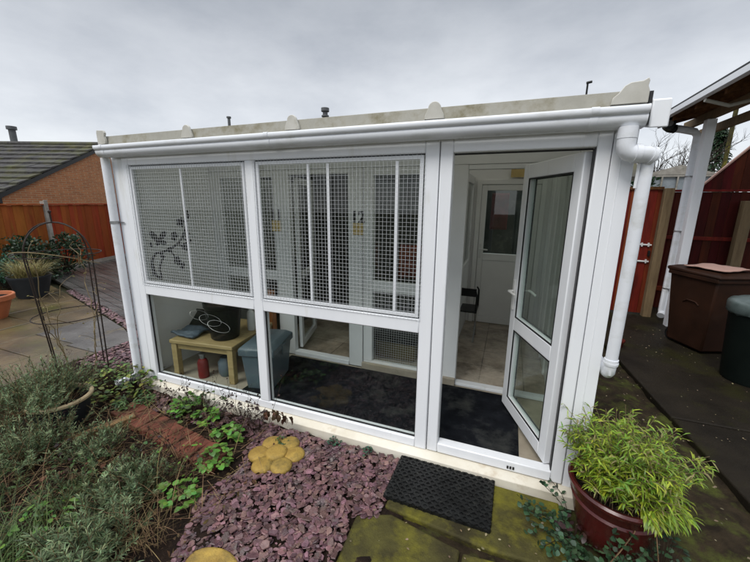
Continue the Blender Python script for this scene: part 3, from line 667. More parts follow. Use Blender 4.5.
# terracotta brick edging, each brick on its own
e0 = Vector((-3.12, -.395, 0)); e1 = Vector((-1.80, -.60, 0)); ex = (e1-e0).normalized(); nb = 12
for i in range(nb):
    c0 = e0+(e1-e0)*(i+.5)/nb
    a = math.atan2(ex.y, ex.x)+rv(.04)+(0 if i < nb-2 else .25)
    mb = MB().at((c0.x+rv(.006), c0.y+rv(.012), rv(.006)), a, rv(.03), rv(.03)); mb.box(-.0525, .0525, -.105, .105, -.02, .038)
    tag(part('edging_brick', mb, 'brickpave', bevel=.006), 'terracotta edging brick, %s from the timber end of the row' % ('first second third fourth fifth sixth seventh eighth ninth tenth eleventh twelfth'.split()[i]), 'brick', 'terracotta edging bricks')
mb = MB().at((-2.98, -.74, .015), R(68)); mb.box(-.30, .30, -.035, .035, -.03, .04); tag(part('edging_timber', mb, 'timber', bevel=.006), 'weathered timber edging piece by the cream-rimmed pot', 'timber')

# slate chippings: flat irregular flakes, several layers
chips = MB()
def flake(x, y, z, s):
    n = rnd.randint(5, 7); th = s*rnd.uniform(.08, .16); ph = rnd.uniform(0, 6.28); el = rnd.uniform(.5, .85)
    chips.M = Matrix.Translation((x, y, z)) @ Matrix.Rotation(rnd.uniform(0, 6.28), 4, 'Z') @ Matrix.Rotation(rnd.gauss(0, .22), 4, 'X') @ Matrix.Rotation(rnd.gauss(0, .18), 4, 'Y')
    q = []
    for k in range(n):
        t = ph+2*math.pi*(k+rv(.25))/n; rr = s*rnd.uniform(.75, 1.1); q.append((rr*math.cos(t), rr*el*math.sin(t)))
    vs = [(a, b, -th/2) for a, b in q]+[(a*.86, b*.86, th/2) for a, b in q]
    chips.add(vs, [tuple(range(n))[::-1], tuple(range(n, 2*n))]+[(i, (i+1) % n, n+(i+1) % n, n+i) for i in range(n)])
def inpoly(x, y, poly):
    c = False
    for (x1, y1), (x2, y2) in zip(poly, poly[1:]+poly[:1]):
        if (y1 > y) != (y2 > y) and x < (x2-x1)*(y-y1)/(y2-y1)+x1: c = not c
    return c
slate_a = [(-1.78, -.10), (-.56, -.075), (-.60, -.60), (-.73, -.64), (-.68, -1.5), (-1.42, -1.5), (-1.55, -1.1), (-1.72, -.86), (-1.62, -.62), (-1.72, -.40)]
slate_b = [(-4.62, .02), (-3.62, .12), (-3.46, .25), (-3.46, .9), (-4.62, .72)]
slate_c = [(-4.66, .80), (-5.25, 1.04), (-8.5, 2.0), (-8.46, 2.13), (-5.2, 1.17), (-4.3, .95)]
slate_d = [(-3.4, -.30), (-1.75, -.32), (-1.75, -.09), (-3.4, -.09)]
def scatter(poly, n, zmax):
    xs_ = [p[0] for p in poly]; ys_ = [p[1] for p in poly]; k = 0
    while k < n:
        x, y = rnd.uniform(min(xs_), max(xs_)), rnd.uniform(min(ys_), max(ys_))
        if inpoly(x, y, poly):
            flake(x, y, rnd.uniform(-.004, zmax), rnd.choice((.010, .014, .019, .025, .031)) if rnd.random() < .93 else .039); k += 1
scatter(slate_a, 4300, .026); scatter(slate_b, 1500, .015); scatter(slate_c, 900, .008); scatter(slate_d, 500, .012)
chips.M = Matrix.Identity(4)
o = part('slate_chippings', chips, 'slate', smooth=0); o['kind'] = 'stuff'; o['label'] = 'plum slate chippings spread in front of the cattery'; o['category'] = 'chippings'
# pale grit and bits of litter on path and mossy slabs
lit = MB()
for k in range(900):
    x, y = rnd.uniform(-.7, 3.2), rnd.uniform(-1.2, 4)
    if x < 1.0 and y > -.12: continue
    z = .034 if x > 1.66 else (.018 if x < .43 and y > -.55 and y < -.08 and x > -.56 else .012)
    lit.at((x, y, z), rnd.uniform(0, 6), rv(.3), rv(.3)); s = rnd.uniform(.003, .011); lit.leaf((0, 0, 0), (1, 0, .1), (0, 1, 0), s*2.2, s*1.4)
lit.at(); o = part('leaf_litter', lit, leafmat('pale_litter', (.32, .26, .17), (.12, .08, .04), island=.6, trans=.05)); o['kind'] = 'stuff'; o['label'] = 'pale bits of leaf litter on the wet path and slabs'; o['category'] = 'litter'
lit = MB()
for k in range(2600):
    x, y = rnd.uniform(-4.5, -1.4), rnd.uniform(-2.2, -.1)
    z = .012+.03*rnd.random(); s = rnd.uniform(.012, .04)
    lit.leaf((x, y, z), (rv(1), rv(1), rv(.3)), (rv(1), rv(1), rv(.5)), s, s*rnd.uniform(.25, .7), .4)
o = part('bed_litter', lit, 'deadleaf'); o['kind'] = 'stuff'; o['label'] = 'dead brown leaves and bits covering the flower bed soil'; o['category'] = 'litter'
lit = MB()
for k in range(800):
    x, y = rnd.uniform(-4.3, -1.55), rnd.uniform(-1.9, -.3)
    lit.blade((x, y, .01+rnd.random()*.05), (rv(1), rv(1), rnd.uniform(0, .35)), rnd.uniform(.12, .42), .0045, rnd.uniform(-.1, .35), 5)
o = part('dry_stalks', lit, 'deadstem'); o['kind'] = 'stuff'; o['label'] = 'fallen straw coloured stalks lying across the flower bed'; o['category'] = 'stalks'

# ------------------------------------------------------------------ plants
def rdir(lo, hi):
    t = rnd.uniform(0, 2*math.pi); e = rnd.uniform(lo, hi)
    return Vector((math.cos(t)*math.cos(e), math.sin(t)*math.cos(e), math.sin(e)))

def sprig_bush(loc, rad, h, n, leaf_m, label, cat_='shrub', ln=.032, lw=.0052, per=50, stem_m='deadstem', lo=.35, parent=None, name='lavender_bush', group=None):
    """many upright sprigs thickly set with narrow leaves"""
    x, y, z = loc; t = thing(name, label, cat_, loc, group); st = MB(); lf = MB()
    for k in range(n):
        a = rnd.uniform(0, 6.28); rr = rad*.62*math.sqrt(rnd.random()); d = rdir(lo, 1.5)
        p = Vector((x+rr*math.cos(a), y+rr*math.sin(a), z)); l = h*rnd.uniform(.55, 1.1)
        d = (d+Vector((math.cos(a), math.sin(a), 0))*.35*rr/rad).normalized()
        q = [p]; dd = d.copy()
        for i in range(5):
            dd = (dd+Vector((rv(.12), rv(.12), .07))).normalized(); q.append(q[-1]+dd*l/5)
        st.tube(q, .0028, 4, r1=.0012)
        for i in range(per):
            u = (.25+.75*rnd.random())*5; j = min(4, int(u)); pp = q[j].lerp(q[j+1], u-j)
            ax = (q[j+1]-q[j]).normalized(); side = ax.orthogonal().normalized(); side.rotate(Matrix.Rotation(rnd.uniform(0, 6.28), 3, ax))
            lf.leaf(pp, side*.8+ax*rnd.uniform(.4, 1.1), ax.cross(side), ln*rnd.uniform(.6, 1.2), lw, .15)
    part('stems', st, stem_m, t); part('leaves', lf, leaf_m, t); return t

def leafy_clump(loc, rad, h, n, leaf_m, label, cat_='plant', size=(.02, .045), aspect=.8, name='leafy_plant', stem_m='darkstem', group=None, tri=False):
    """stalked broad leaves held at all heights, many in threes"""
    x, y, z = loc; t = thing(name, label, cat_, loc, group); st = MB(); lf = MB()
    for k in range(n):
        a = rnd.uniform(0, 6.28); rr = rad*math.sqrt(rnd.random()); hh = h*rnd.uniform(.3, 1)*(1-.4*(rr/rad)**2)
        b = Vector((x+rr*.4*math.cos(a), y+rr*.4*math.sin(a), z)); e = Vector((x+rr*math.cos(a), y+rr*math.sin(a), z+hh))
        m_ = b.lerp(e, .5)+Vector((0, 0, hh*.15)); st.tube([b, m_, e], .0016, 4)
        for j in range(3 if tri else 1):
            t_ = a+(j-1)*1.25+rv(.3); s = rnd.uniform(*size)
            d = Vector((math.cos(t_), math.sin(t_), rv(.45))); lf.leaf(e, d, Vector((-d.y, d.x, rv(.4))), s, s*aspect, rnd.uniform(.1, .4))
    part('stems', st, stem_m, t); part('leaves', lf, leaf_m, t); return t

def grass_tuft(loc, rad, ln, n, m_, label, name='grass_tuft', w=.005, bend=(.2, .8), cat_='grass', group=None):
    x, y, z = loc; mb = MB()
    for k in range(n):
        a = rnd.uniform(0, 6.28); rr = rad*math.sqrt(rnd.random()); d = rdir(.7, 1.45)
        mb.blade((x+rr*math.cos(a), y+rr*math.sin(a), z), d, ln*rnd.uniform(.5, 1.1), w, rnd.uniform(*bend), 5)
    o = part(name, mb, m_); return tag(o, label, cat_, group)

# pot with a cream rim and the big lavender in it
pot = thing('garden_pot', 'dark planter with a cream rim holding the grey lavender', 'pot', (-3.36, -.72, 0))
mb = MB(); mb.lathe([(0, 0), (.15, .0), (.16, .02), (.205, .235), (.19, .235), (.15, .06), (0, .06)], 36, -3.36, -.72); part('body', mb, 'darkpot', pot)
mb = MB(); mb.lathe([(.206, .232), (.222, .238), (.224, .256), (.216, .264), (.196, .262), (.19, .236), (.206, .232)], 40, -3.36, -.72, False); part('rim', mb, 'creampot', pot)
mb = MB(); mb.lathe([(0, .215), (.1, .22), (.188, .212)], 24, -3.36, -.72); part('compost', mb, 'soil', pot)
sprig_bush((-3.44, -.80, .215), .34, .36, 190, 'lav', 'grey green lavender growing in the cream-rimmed pot', name='lavender_bush')
sprig_bush((-3.62, -1.12, 0), .36, .5, 120, 'lav', 'loose olive grey lavender left of the cream-rimmed pot', name='lavender_bush')
sprig_bush((-3.10, -1.00, 0), .26, .34, 110, 'lav', 'grey lavender in front of the cream-rimmed pot', name='lavender_bush')
sprig_bush((-2.12, -1.02, .0), .25, .22, 120, 'lav', 'low silvery lavender in the middle of the flower bed', name='lavender_bush', ln=.036, lw=.0055)
sprig_bush((-2.42, -1.22, .0), .25, .18, 40, 'olive', 'low olive grey lavender behind the silvery one', name='lavender_bush')
sprig_bush((-2.72, -.86, .0), .24, .20, 80, 'lav', 'small grey lavender below the edging timber', name='lavender_bush')
sprig_bush((-1.93, -1.36, .0), .26, .25, 130, 'lav', 'silvery lavender low down at the front of the bed', name='lavender_bush', ln=.036)
sprig_bush((-2.9, -1.42, .0), .30, .24, 45, 'olive', 'olive sprigged lavender at the left front of the bed', name='lavender_bush')
grass_tuft((-2.28, -1.55, .0), .22, .30, 330, 'grassgreen', 'green grassy tuft in the front left corner of the bed', w=.006)
grass_tuft((-1.72, -1.22, .0), .12, .33, 70, 'deadstem', 'straw coloured wispy tuft at the edge of the slate', w=.003, bend=(.3, 1.1))
grass_tuft((-2.05, -.85, .0), .2, .30, 90, 'deadstem', 'straw coloured wispy tuft behind the silvery lavender', w=.003, bend=(.3, 1.1))
grass_tuft((-3.95, -.62, .0), .35, .5, 90, 'deadstem', 'tall wispy dry grass beside the sandstone slabs', w=.003, bend=(.0, .4))
leafy_clump((-3.44, -.16, 0), .34, .24, 360, 'variegated', 'variegated leafy clump by the left downpipe shoe', size=(.03, .055))
leafy_clump((-3.86, -.18, 0), .30, .22, 150, 'midgreen', 'mid green leafy clump at the foot of the obelisk', size=(.025, .045))
leafy_clump((-3.10, -.30, 0), .16, .1, 60, 'midgreen', 'ferny green plant at the end of the edging bricks', size=(.04, .07), aspect=.3, tri=True)
for i, (x, y, rr, h, n, lab) in enumerate(((-2.60, -.21, .13, .14, 26, 'bright green strawberry plant behind the bricks, nearest the left downpipe'), (-2.27, -.27, .11, .12, 18, 'bright green strawberry plant behind the middle of the brick edging'),
                                  (-1.93, -.36, .12, .14, 24, 'bright green strawberry plant between the bricks and flower stone'), (-1.83, -.62, .11, .13, 20, 'bright green strawberry plant at the stepping stone end of the bricks'),
                                  (-1.80, -.93, .12, .12, 20, 'bright green strawberry plant where the bed meets the slate, nearest the viewer'))):
    leafy_clump((x, y, .0), rr, h, n, 'bright', lab, size=(.03, .055), aspect=.85, name='strawberry_plant', tri=True, group='strawberry plants')
leafy_clump((-1.13, -.10, 0), .055, .06, 46, 'tealleaf', 'small green seedling at the sill, nearer the flower stone', size=(.012, .026), name='seedling', group='seedlings at the sill')
leafy_clump((-.86, -.105, 0), .045, .055, 34, 'tealleaf', 'small green seedling at the sill, nearer the doormat', size=(.012, .024), name='seedling', group='seedlings at the sill')
leafy_clump((-1.50, -.27, 0), .06, .08, 40, 'midgreen', 'dark green sprout behind the flower-shaped stone', size=(.014, .03), name='seedling', group='seedlings at the sill')
# dried flower stems in front of the sill
def dry_stems(loc, n, h, spread, label):
    x, y, z = loc; t = thing('dried_flower_plant', label, 'plant', loc, 'dried flower plants'); st = MB(); hd = MB(); lf = MB()
    for k in range(n):
        p = Vector((x+rv(spread*.5), y+rv(spread*.25), z)); d = Vector((rv(.45), rv(.35), 1)).normalized(); q = [p]
        l = h*rnd.uniform(.5, 1.05)
        for i in range(6):
            d = (d+Vector((rv(.22), rv(.22), 0))).normalized(); q.append(q[-1]+d*l/6)
        st.tube(q, .0022, 4, r1=.0011)
        for i in (3, 4, 5, 6):
            if rnd.random() < .8:
                b = rdir(-.2, .9); e = q[i]+b*rnd.uniform(.02, .06); st.tube([q[i], e], .001, 3)
                hd.at(e); s = rnd.uniform(.004, .009); hd.lathe([(0, -s), (s*.8, -s*.3), (s*.8, s*.4), (0, s)], 6); hd.at()
            if rnd.random() < .7:
                b = rdir(-.8, .4); lf.leaf(q[max(0, i-2)], b, (rv(1), rv(1), rv(1)), rnd.uniform(.02, .04), .018, .6)
    part('stems', st, 'darkstem', t); part('seed_heads', hd, 'darkstem', t); part('withered_leaves', lf, 'purpleleaf', t)
dry_stems((-2.30, -.20, 0), 12, .42, .4, 'dried dark flower stems in front of the pine table window')
dry_stems((-1.90, -.22, 0), 16, .46, .36, 'dried dark flower stems rising before the window mullion')
dry_stems((-2.72, -.20, 0), 8, .30, .3, 'short dried flower stems nearest the left corner post')
dry_stems((-3.9, -.45, 0), 10, .45, .5, 'thin dried flower stems beside the obelisk legs')
leafy_clump((-1.98, -.14, 0), .2, .16, 60, 'purpleleaf', 'dark purple leaved plant against the sill', size=(.025, .045))
t = thing('withered_stem', 'withered stem with curled brown leaves leaning at the mullion foot', 'plant', (-1.72, -.16, 0)); st = MB(); lf = MB()
q = [(-1.78, -.2, 0), (-1.76, -.2, .12), (-1.70, -.19, .2), (-1.60, -.18, .215), (-1.52, -.17, .18)]
st.tube(q, .003, 5); part('stem', st, 'darkstem', t)
for k in range(26):
    a = Vector(q[rnd.choice((2, 3, 3, 4, 4))])+Vector((rv(.03), rv(.02), rv(.02))); lf.leaf(a, (rv(.6), rv(.6), -.7), (rv(1), rv(1), rv(1)), rnd.uniform(.04, .075), .035, .7)
part('curled_leaves', lf, 'deadleaf', t)

for (x, y, n_, l_) in ((-2.55, -.75, 26, .5), (-2.2, -.55, 7, .42), (-1.85, -1.05, 26, .45), (-2.7, -1.3, 22, .5), (-3.3, -1.35, 24, .55)):
    grass_tuft((x, y, .0), .22, l_, n_, 'deadstem', {-2.55: 'arching dry stems over the bare soil by the edging timber', -2.2: 'arching dry stems lying over the brick edging', -1.85: 'arching dry stems leaning towards the slate', -2.7: 'arching dry stems at the front of the bed', -3.3: 'arching dry stems left of the bed front'}[x], name='dry_grass', w=.0042, bend=(.35, 1.3), cat_='dead stems')
leafy_clump((-2.5, -.95, 0), .35, .09, 70, 'midgreen', 'scattered small green weeds between the lavenders', size=(.018, .04), name='weeds')
leafy_clump((-2.35, -1.5, 0), .3, .16, 120, 'midgreen', 'leafy green weeds at the front left corner of the bed', size=(.02, .05), aspect=.4, name='weeds')
leafy_clump((-2.95, -1.05, 0), .35, .14, 120, 'midgreen', 'leafy green weeds between the pot and the bed front', size=(.02, .045), aspect=.5, name='weeds')
leafy_clump((-2.05, -.72, 0), .22, .1, 50, 'bright', 'sparse light green sprouts beyond the end of the bricks', size=(.02, .04), aspect=.5, name='sprouts')
grass_tuft((-2.6, -1.5, .0), .3, .26, 90, 'grassgreen', 'green grass growing at the lower left of the bed', w=.006)
dry_stems((-2.45, -.95, 0), 16, .30, .8, 'dead brown twiggy stems standing among the lavenders')
dry_stems((-3.05, -.95, 0), 12, .36, .5, 'dead brown twiggy stems by the cream-rimmed pot')
leafy_clump((-2.55, -1.02, 0), .26, .07, 110, 'deadleaf', 'mat of brown dead leaves among the lavenders', size=(.02, .05), aspect=.6, name='dead_leaf_plant')
leafy_clump((-2.30, -1.40, 0), .2, .15, 60, 'bright', 'light green leafy plant at the front of the bed', size=(.03, .06), aspect=.5, name='leafy_plant')
leafy_clump((-2.45, -.16, 0), .24, .16, 90, 'midgreen', 'mid green leafy plant along the sill behind the strawberries', size=(.025, .05))
dry_stems((-2.0, -.75, 0), 14, .3, .6, 'dead brown stems between the brick end and the slate')
# obelisk
ob = thing('garden_obelisk', 'slim black iron obelisk with a domed top standing in the flower bed', 'obelisk', (-4.15, -.12, 0))
bc = Vector((-4.15, -.12, 0)); tc = Vector((-4.21, -.12, 1.32)); ring = .345; base = .27
apex = Vector((-4.215, -.12, 1.63))
for k in range(4):
    t = R(20)+k*math.pi/2; u = Vector((math.cos(t), math.sin(t), 0)); mb = MB()
    pts = [bc+u*base+Vector((0, 0, -.05)), bc.lerp(tc, .5)+u*(base+.04), tc+u*ring]
    for i in range(1, 9):
        s = i/8*math.pi/2; pts.append(tc+u*ring*math.cos(s)+(apex-tc)*math.sin(s))
    mb.tube(pts, .0065, 8); part('leg', mb, 'iron', ob)
for (f_, rr) in ((1.0, ring), (.52, base+.04)):
    c = bc.lerp(tc, f_); mb = MB(); mb.tube([c+Vector((rr*math.cos(2*math.pi*k/40), rr*math.sin(2*math.pi*k/40), 0)) for k in range(41)], .005, 6, caps=False); part('ring', mb, 'iron', ob)
mb = MB(); mb.tube([apex+Vector((0, 0, -.01)), apex+Vector((-.005, 0, .09))], .008, 8); mb.at(apex+Vector((-.005, 0, .1))); mb.lathe([(0, -.018), (.014, -.008), (.014, .008), (0, .02)], 12); part('finial', mb, 'iron', ob)
vn = thing('climbing_vine', 'bare tan climber twining through the black obelisk', 'climber', (-4.1, -.15, 0)); st = MB(); lf = MB()
for k in range(5):
    a = rnd.uniform(0, 6.28); q = []
    h = rnd.uniform(.9, 1.45)
    for i in range(22):
        f_ = i/21; a += rnd.uniform(-.08, .16); rr = (.10+.16*f_)*rnd.uniform(.92, 1.06); c = bc.lerp(tc, f_*h/1.32)
        q.append(c+Vector((rr*math.cos(a), rr*math.sin(a), rv(.03))))
    st.tube(q, .0055, 5, r1=.003)
    for i in range(6, 22):
        if rnd.random() < .5:
            d = rdir(-.3, .8); e = q[i]+d*rnd.uniform(.05, .16); st.tube([q[i], q[i].lerp(e, .5)+Vector((0, 0, .01)), e], .002, 4)
            if rnd.random() < .6: lf.leaf(e, rdir(-.6, .5), (rv(1), rv(1), rv(1)), rnd.uniform(.02, .04), .018, .4)
# the long stray shoots hooped round the dome
st.tube([tc+Vector((.35*math.cos(t)*1.02, .35*math.sin(t), -.04-.10*math.sin(t*1.3))) for t in [R(a) for a in range(-170, 45, 12)]], .006, 5, r1=.004)
st.tube([tc+Vector((.35, -.02, -.08)), tc+Vector((.42, -.05, .03)), tc+Vector((.36, -.08, .10)), tc+Vector((.43, -.08, .15))], .006, 5, r1=.003)
part('stems', st, 'vine', vn); part('leaves', lf, 'grass', vn)

# bamboo in the red pot
bp = thing('red_planter', 'large glossy dark red planter on the ground right of the door', 'planter', (.74, -.2, 0))
cx, cy = .675, -.21
mb = MB(); mb.lathe([(r_*.90, z_) for r_, z_ in [(0, -.02), (.15, -.02), (.165, .0), (.205, .12), (.232, .235), (.238, .25), (.228, .262), (.238, .275), (.246, .31), (.262, .325), (.266, .345), (.255, .356), (.236, .35), (.225, .31), (.2, .2), (0, .2)]], 48, cx, cy); part('body', mb, 'redglaze', bp)
mb = MB(); mb.lathe([(0, .315), (.12, .32), (.2, .305)], 30, cx, cy); part('compost', mb, 'soil', bp)
for a in (R(15),):
    u = Vector((math.cos(a), math.sin(a), 0)); v_ = Vector((-u.y, u.x, 0)); c = Vector((cx, cy, .30)); mb = MB()
    mb.tube([c+u*.215+v_*.05, c+u*.258+v_*.04+Vector((0, 0, .01)), c+u*.272+Vector((0, 0, .02)), c+u*.258-v_*.04+Vector((0, 0, .01)), c+u*.215-v_*.05], .014, 10); part('lug', mb, 'redglaze', bp)
bb = thing('dwarf_bamboo', 'bushy yellow green dwarf bamboo filling the red planter', 'bamboo', (cx, cy, .31)); st = MB(); lf = MB(); lf2 = MB()
for k in range(260):
    a = rnd.uniform(0, 6.28); rr = .168*math.sqrt(rnd.random()); p = Vector((cx+rr*math.cos(a), cy+rr*math.sin(a), .31)); out = Vector((math.cos(a), math.sin(a), 0))
    l = rnd.uniform(.25, .55)*(1-.36*(rr/.2)); d = (Vector((rv(.25), rv(.25), 1))+out*rr*.95).normalized(); q = [p]
    for i in range(6):
        d = (d+out*.045*i*rr/.2-Vector((0, 0, .05*i*rr/.2))+Vector((rv(.08), rv(.08), 0))).normalized(); q.append(q[-1]+d*l/6)
    st.tube(q, .0022, 4, r1=.001)
    for i in range(21):
        u = (.25+.75*rnd.random()**.8)*6; j = min(5, int(u)); pp = q[j].lerp(q[j+1], u-j); ax = (q[j+1]-q[j]).normalized()
        dd = (rdir(-.5, .5)+ax*.5+out*.2*rr/.2+Vector((0, 0, -.25))).normalized()
        (lf if rnd.random() < .9 else lf2).leaf(pp, dd, dd.cross(Vector((rv(.5), rv(.5), 1))), rnd.uniform(.028, .065), rnd.uniform(.0055, .0095), rnd.uniform(.2, .7))
for (a, l) in [(R(22), .36), (R(36), .34)]+[(R(rnd.uniform(-75, 15)), rnd.uniform(.16, .27)) for _ in range(34)]:
    out = Vector((math.cos(a), math.sin(a), 0)); p = Vector((cx, cy, .33))+out*rnd.uniform(.10, .19); q = [p+out*l*(.75 if l > .3 else .5)*i/6+Vector((0, 0, l*(.75*(i/6)-.62*(i/6)**2))) for i in range(7)]; st.tube(q, .002, 4)
    for i in range(7, 20):
        u = i/20*6; j = min(5, int(u)); pp = q[j].lerp(q[j+1], u-j); dd = (out+rdir(-.6, .3)*.8+Vector((0, 0, -.4))).normalized(); lf.leaf(pp, dd, dd.cross(Vector((0, 0, 1))), rnd.uniform(.035, .075), .0095, .4)
part('canes', st, 'vine', bb); part('leaves', lf, 'bamboo', bb); part('dry_leaves', lf2, 'grass', bb)
# ivy round the pot's foot
iv = thing('ivy', 'dark green ivy creeping round the foot of the red planter', 'ivy', (.45, -.32, 0)); st = MB(); lf = MB()
for k in range(46):
    a = rnd.uniform(R(150), R(315)); p = Vector((cx+.22*math.cos(a), cy+.22*math.sin(a), .0)); q = [p]; d = Vector((math.cos(a)*.5+rv(.8), math.sin(a)*.5+rv(.8), rnd.uniform(.0, .8))).normalized()
    for i in range(6):
        d = (d+Vector((rv(.4), rv(.4), rv(.25)-.05))).normalized(); e = q[-1]+d*.045; e.z = max(.006, e.z); q.append(e)
    st.tube(q, .0018, 4)
    for i in range(7):
        for _ in range(2):
            b = rdir(-.3, .8); lf.leaf(q[i], b, (rv(1), rv(1), rv(.3)), rnd.uniform(.022, .04), rnd.uniform(.022, .034), .2)
part('stems', st, 'darkstem', iv); part('leaves', lf, 'ivy', iv)
leafy_clump((.50, -.30, 0), .10, .1, 24, 'purpleleaf', 'dark reddish leaves among the ivy left of the planter', size=(.03, .05), aspect=.6)
leafy_clump((.86, -.40, .02), .12, .24, 60, 'ivy', 'trailing green foliage at the front of the red planter', size=(.02, .038))
st = MB()
st.tube([(.60, -.45, .0), (.66, -.44, .14), (.71, -.42, .26), (.74, -.35, .34)], .003, 5); st.tube([(.84, -.48, 0), (.82, -.46, .12), (.79, -.43, .3)], .0025, 5)
tag(part('dry_plant', st, 'deadstem'), 'thin bare stems leaning on the front of the red planter', 'plant')
#@@LEFT
# ------------------------------------------------------------------ left background (axes turned with the fence)
F0 = Vector((-.3585, .9335, 0)); R0 = Vector((.9335, .3585, 0)); cam0 = Vector((0, -2.2, 0))
def lw(l, d, z): return cam0 + R0*l + F0*d + Vector((0, 0, z))
angF = math.atan2(F0.y, F0.x)
FG = 'fence panels along the left boundary'
def fence_panel(d_a, d_b, m_, label):
    mb = MB(); p = lw(-8.42, d_a, 0); ln = d_b-d_a
    t = thing('board_fence', label, 'fence', tuple(p), FG)
    n = int(ln/.125); w = ln/n
    for i in range(n):
        mb.at(p, angF); x0 = i*w-.008; x1 = (i+1)*w+.008; dy = .006*(i % 2)
        mb.box(x0, x1, -.012-dy, -.002-dy, .10, 1.70+rv(.006))
    part('boards', mb, m_, t, smooth=0)
    mb = MB().at(p, angF); mb.box(0, ln, -.05, .03, 1.706, 1.735); part('capping', mb, m_, t, bevel=.003)
    mb = MB().at(p, angF)
    for z in (.25, .9, 1.55): mb.box(.0, ln, .0, .035, z, z+.045)
    part('rail', mb, m_, t, smooth=0)
    mb = MB().at(p, angF); mb.box(0, ln, -.02, .025, -.10, .098); part('gravel_board', mb, 'concrete', t, bevel=.004)
def fence_post(d, label):
    mb = MB().at(lw(-8.42, d, 0), angF); mb.prism([(-.055, -.06), (.055, -.06), (.055, .05), (-.055, .05)], 'z', -.3, 1.80)
    mb.prism([(-.055, -.06), (.055, -.06), (.03, -.02), (-.03, -.02)], 'z', 1.801, 1.83)
    tag(part('fence_post', mb, 'concrete', bevel=.006), label, 'post', 'concrete fence posts')
fence_panel(9.05, 11.75, 'fence', 'red brown board fence panel between concrete post and cattery')
fence_panel(6.55, 8.94, 'fence_yellow', 'yellow brown algae stained fence panel left of the concrete post')
fence_panel(4.2, 6.44, 'fence', 'red brown fence panel at the far left edge')
fence_post(8.995, 'pale concrete fence post behind the obelisk'); fence_post(6.495, 'concrete fence post at the far left edge')

# neighbour's bungalow: gable wall facing us, tiled slope left of the verge
bg = thing('brick_bungalow', 'orange brick bungalow with a mossy tiled roof beyond the fence', 'bungalow', tuple(lw(-12.6, 12, 0)))
def hz(d): return 2.00 + (d-11.7)*.452         # verge line
L0 = -12.5; dA = 16.7; dE = 11.9
poly = [(dE, -.2), (2*dA-dE, -.2), (2*dA-dE, hz(dE)-.12), (dA, hz(dA)-.12), (dE, hz(dE)-.12)]
Bm = Matrix(((F0.x, R0.x, 0, 0), (F0.y, R0.y, 0, -2.2), (0, 0, 1, 0), (0, 0, 0, 1)))    # (d, l, z) -> world
mb = MB(); mb.M = Bm; mb.prism(poly, 'y', L0-9.0, L0); part('wall', mb, 'brick', bg, smooth=0)
rf = None; ncol = 24
mb = MB(); mb.M = Bm; nc = 11; run = (dA-(dE-.45))/nc
for i in range(nc):
    a = dE-.45+run*i; b = a+run+.06
    for k in range(30):
        l1 = L0+.10-k*.30; l0 = l1-.296; dz = rv(.006)
        z0 = hz(a)+.085; z1 = hz(b)+.015
        off = [(l0, a), (l1, a)]
        vs = [(a, l0, z0+dz), (a, l1, z0+dz), (b, l1, z1+dz), (b, l0, z1+dz), (a, l0, z0-.07+dz), (a, l1, z0-.07+dz), (b, l1, z1-.03+dz), (b, l0, z1-.03+dz)]
        mb.add(vs, [(0, 1, 2, 3), (4, 7, 6, 5), (0, 4, 5, 1), (1, 5, 6, 2), (2, 6, 7, 3), (3, 7, 4, 0)])
mb.add([(dA, L0+.1, hz(dA)+.01), (dA, L0-9.1, hz(dA)+.01), (2*dA-dE+.4, L0-9.1, hz(dE-.4)), (2*dA-dE+.4, L0+.1, hz(dE-.4))], [(0, 1, 2, 3)])
rf = part('roof', mb, 'rooftile', bg, smooth=0)
mb = MB(); mb.M = Bm; mb.tube([(dA, L0+.12, hz(dA)+.03), (dA, L0-9.1, hz(dA)+.03)], .11, 12); part('ridge_tiles', mb, 'rooftile', rf)
mb = MB(); mb.M = Bm
for s in (1, -1):
    q = [(dE-.42, hz(dE-.42)-.02), (dA, hz(dA)-.02), (dA, hz(dA)-.17), (dE-.42, hz(dE-.42)-.17)]
    if s < 0: q = [(2*dA-a+.001, b) for a, b in q]
    mb.prism(q, 'y', L0+.005, L0+.09)
part('bargeboard', mb, 'gasket', bg, smooth=0)
mb = MB(); mb.M = Bm; mb.prism([(dE-.42, hz(dE-.42)-.19), (dE+.01, hz(dE-.42)-.19), (dE+.01, hz(dE)-.03), (dE-.42, hz(dE-.42)-.04)], 'y', L0-9, L0-.001); part('eaves_soffit', mb, 'gasket', bg, smooth=0)
fl = lw(-16.9, 17.2, 0); mb = MB().at(fl); mb.tube([(0, 0, 3.6), (0, 0, 5.02)], .13, 14); mb.tube([(0, 0, 4.98), (0, 0, 5.12)], .19, 14); part('flue', mb, 'fluegrey', rf)
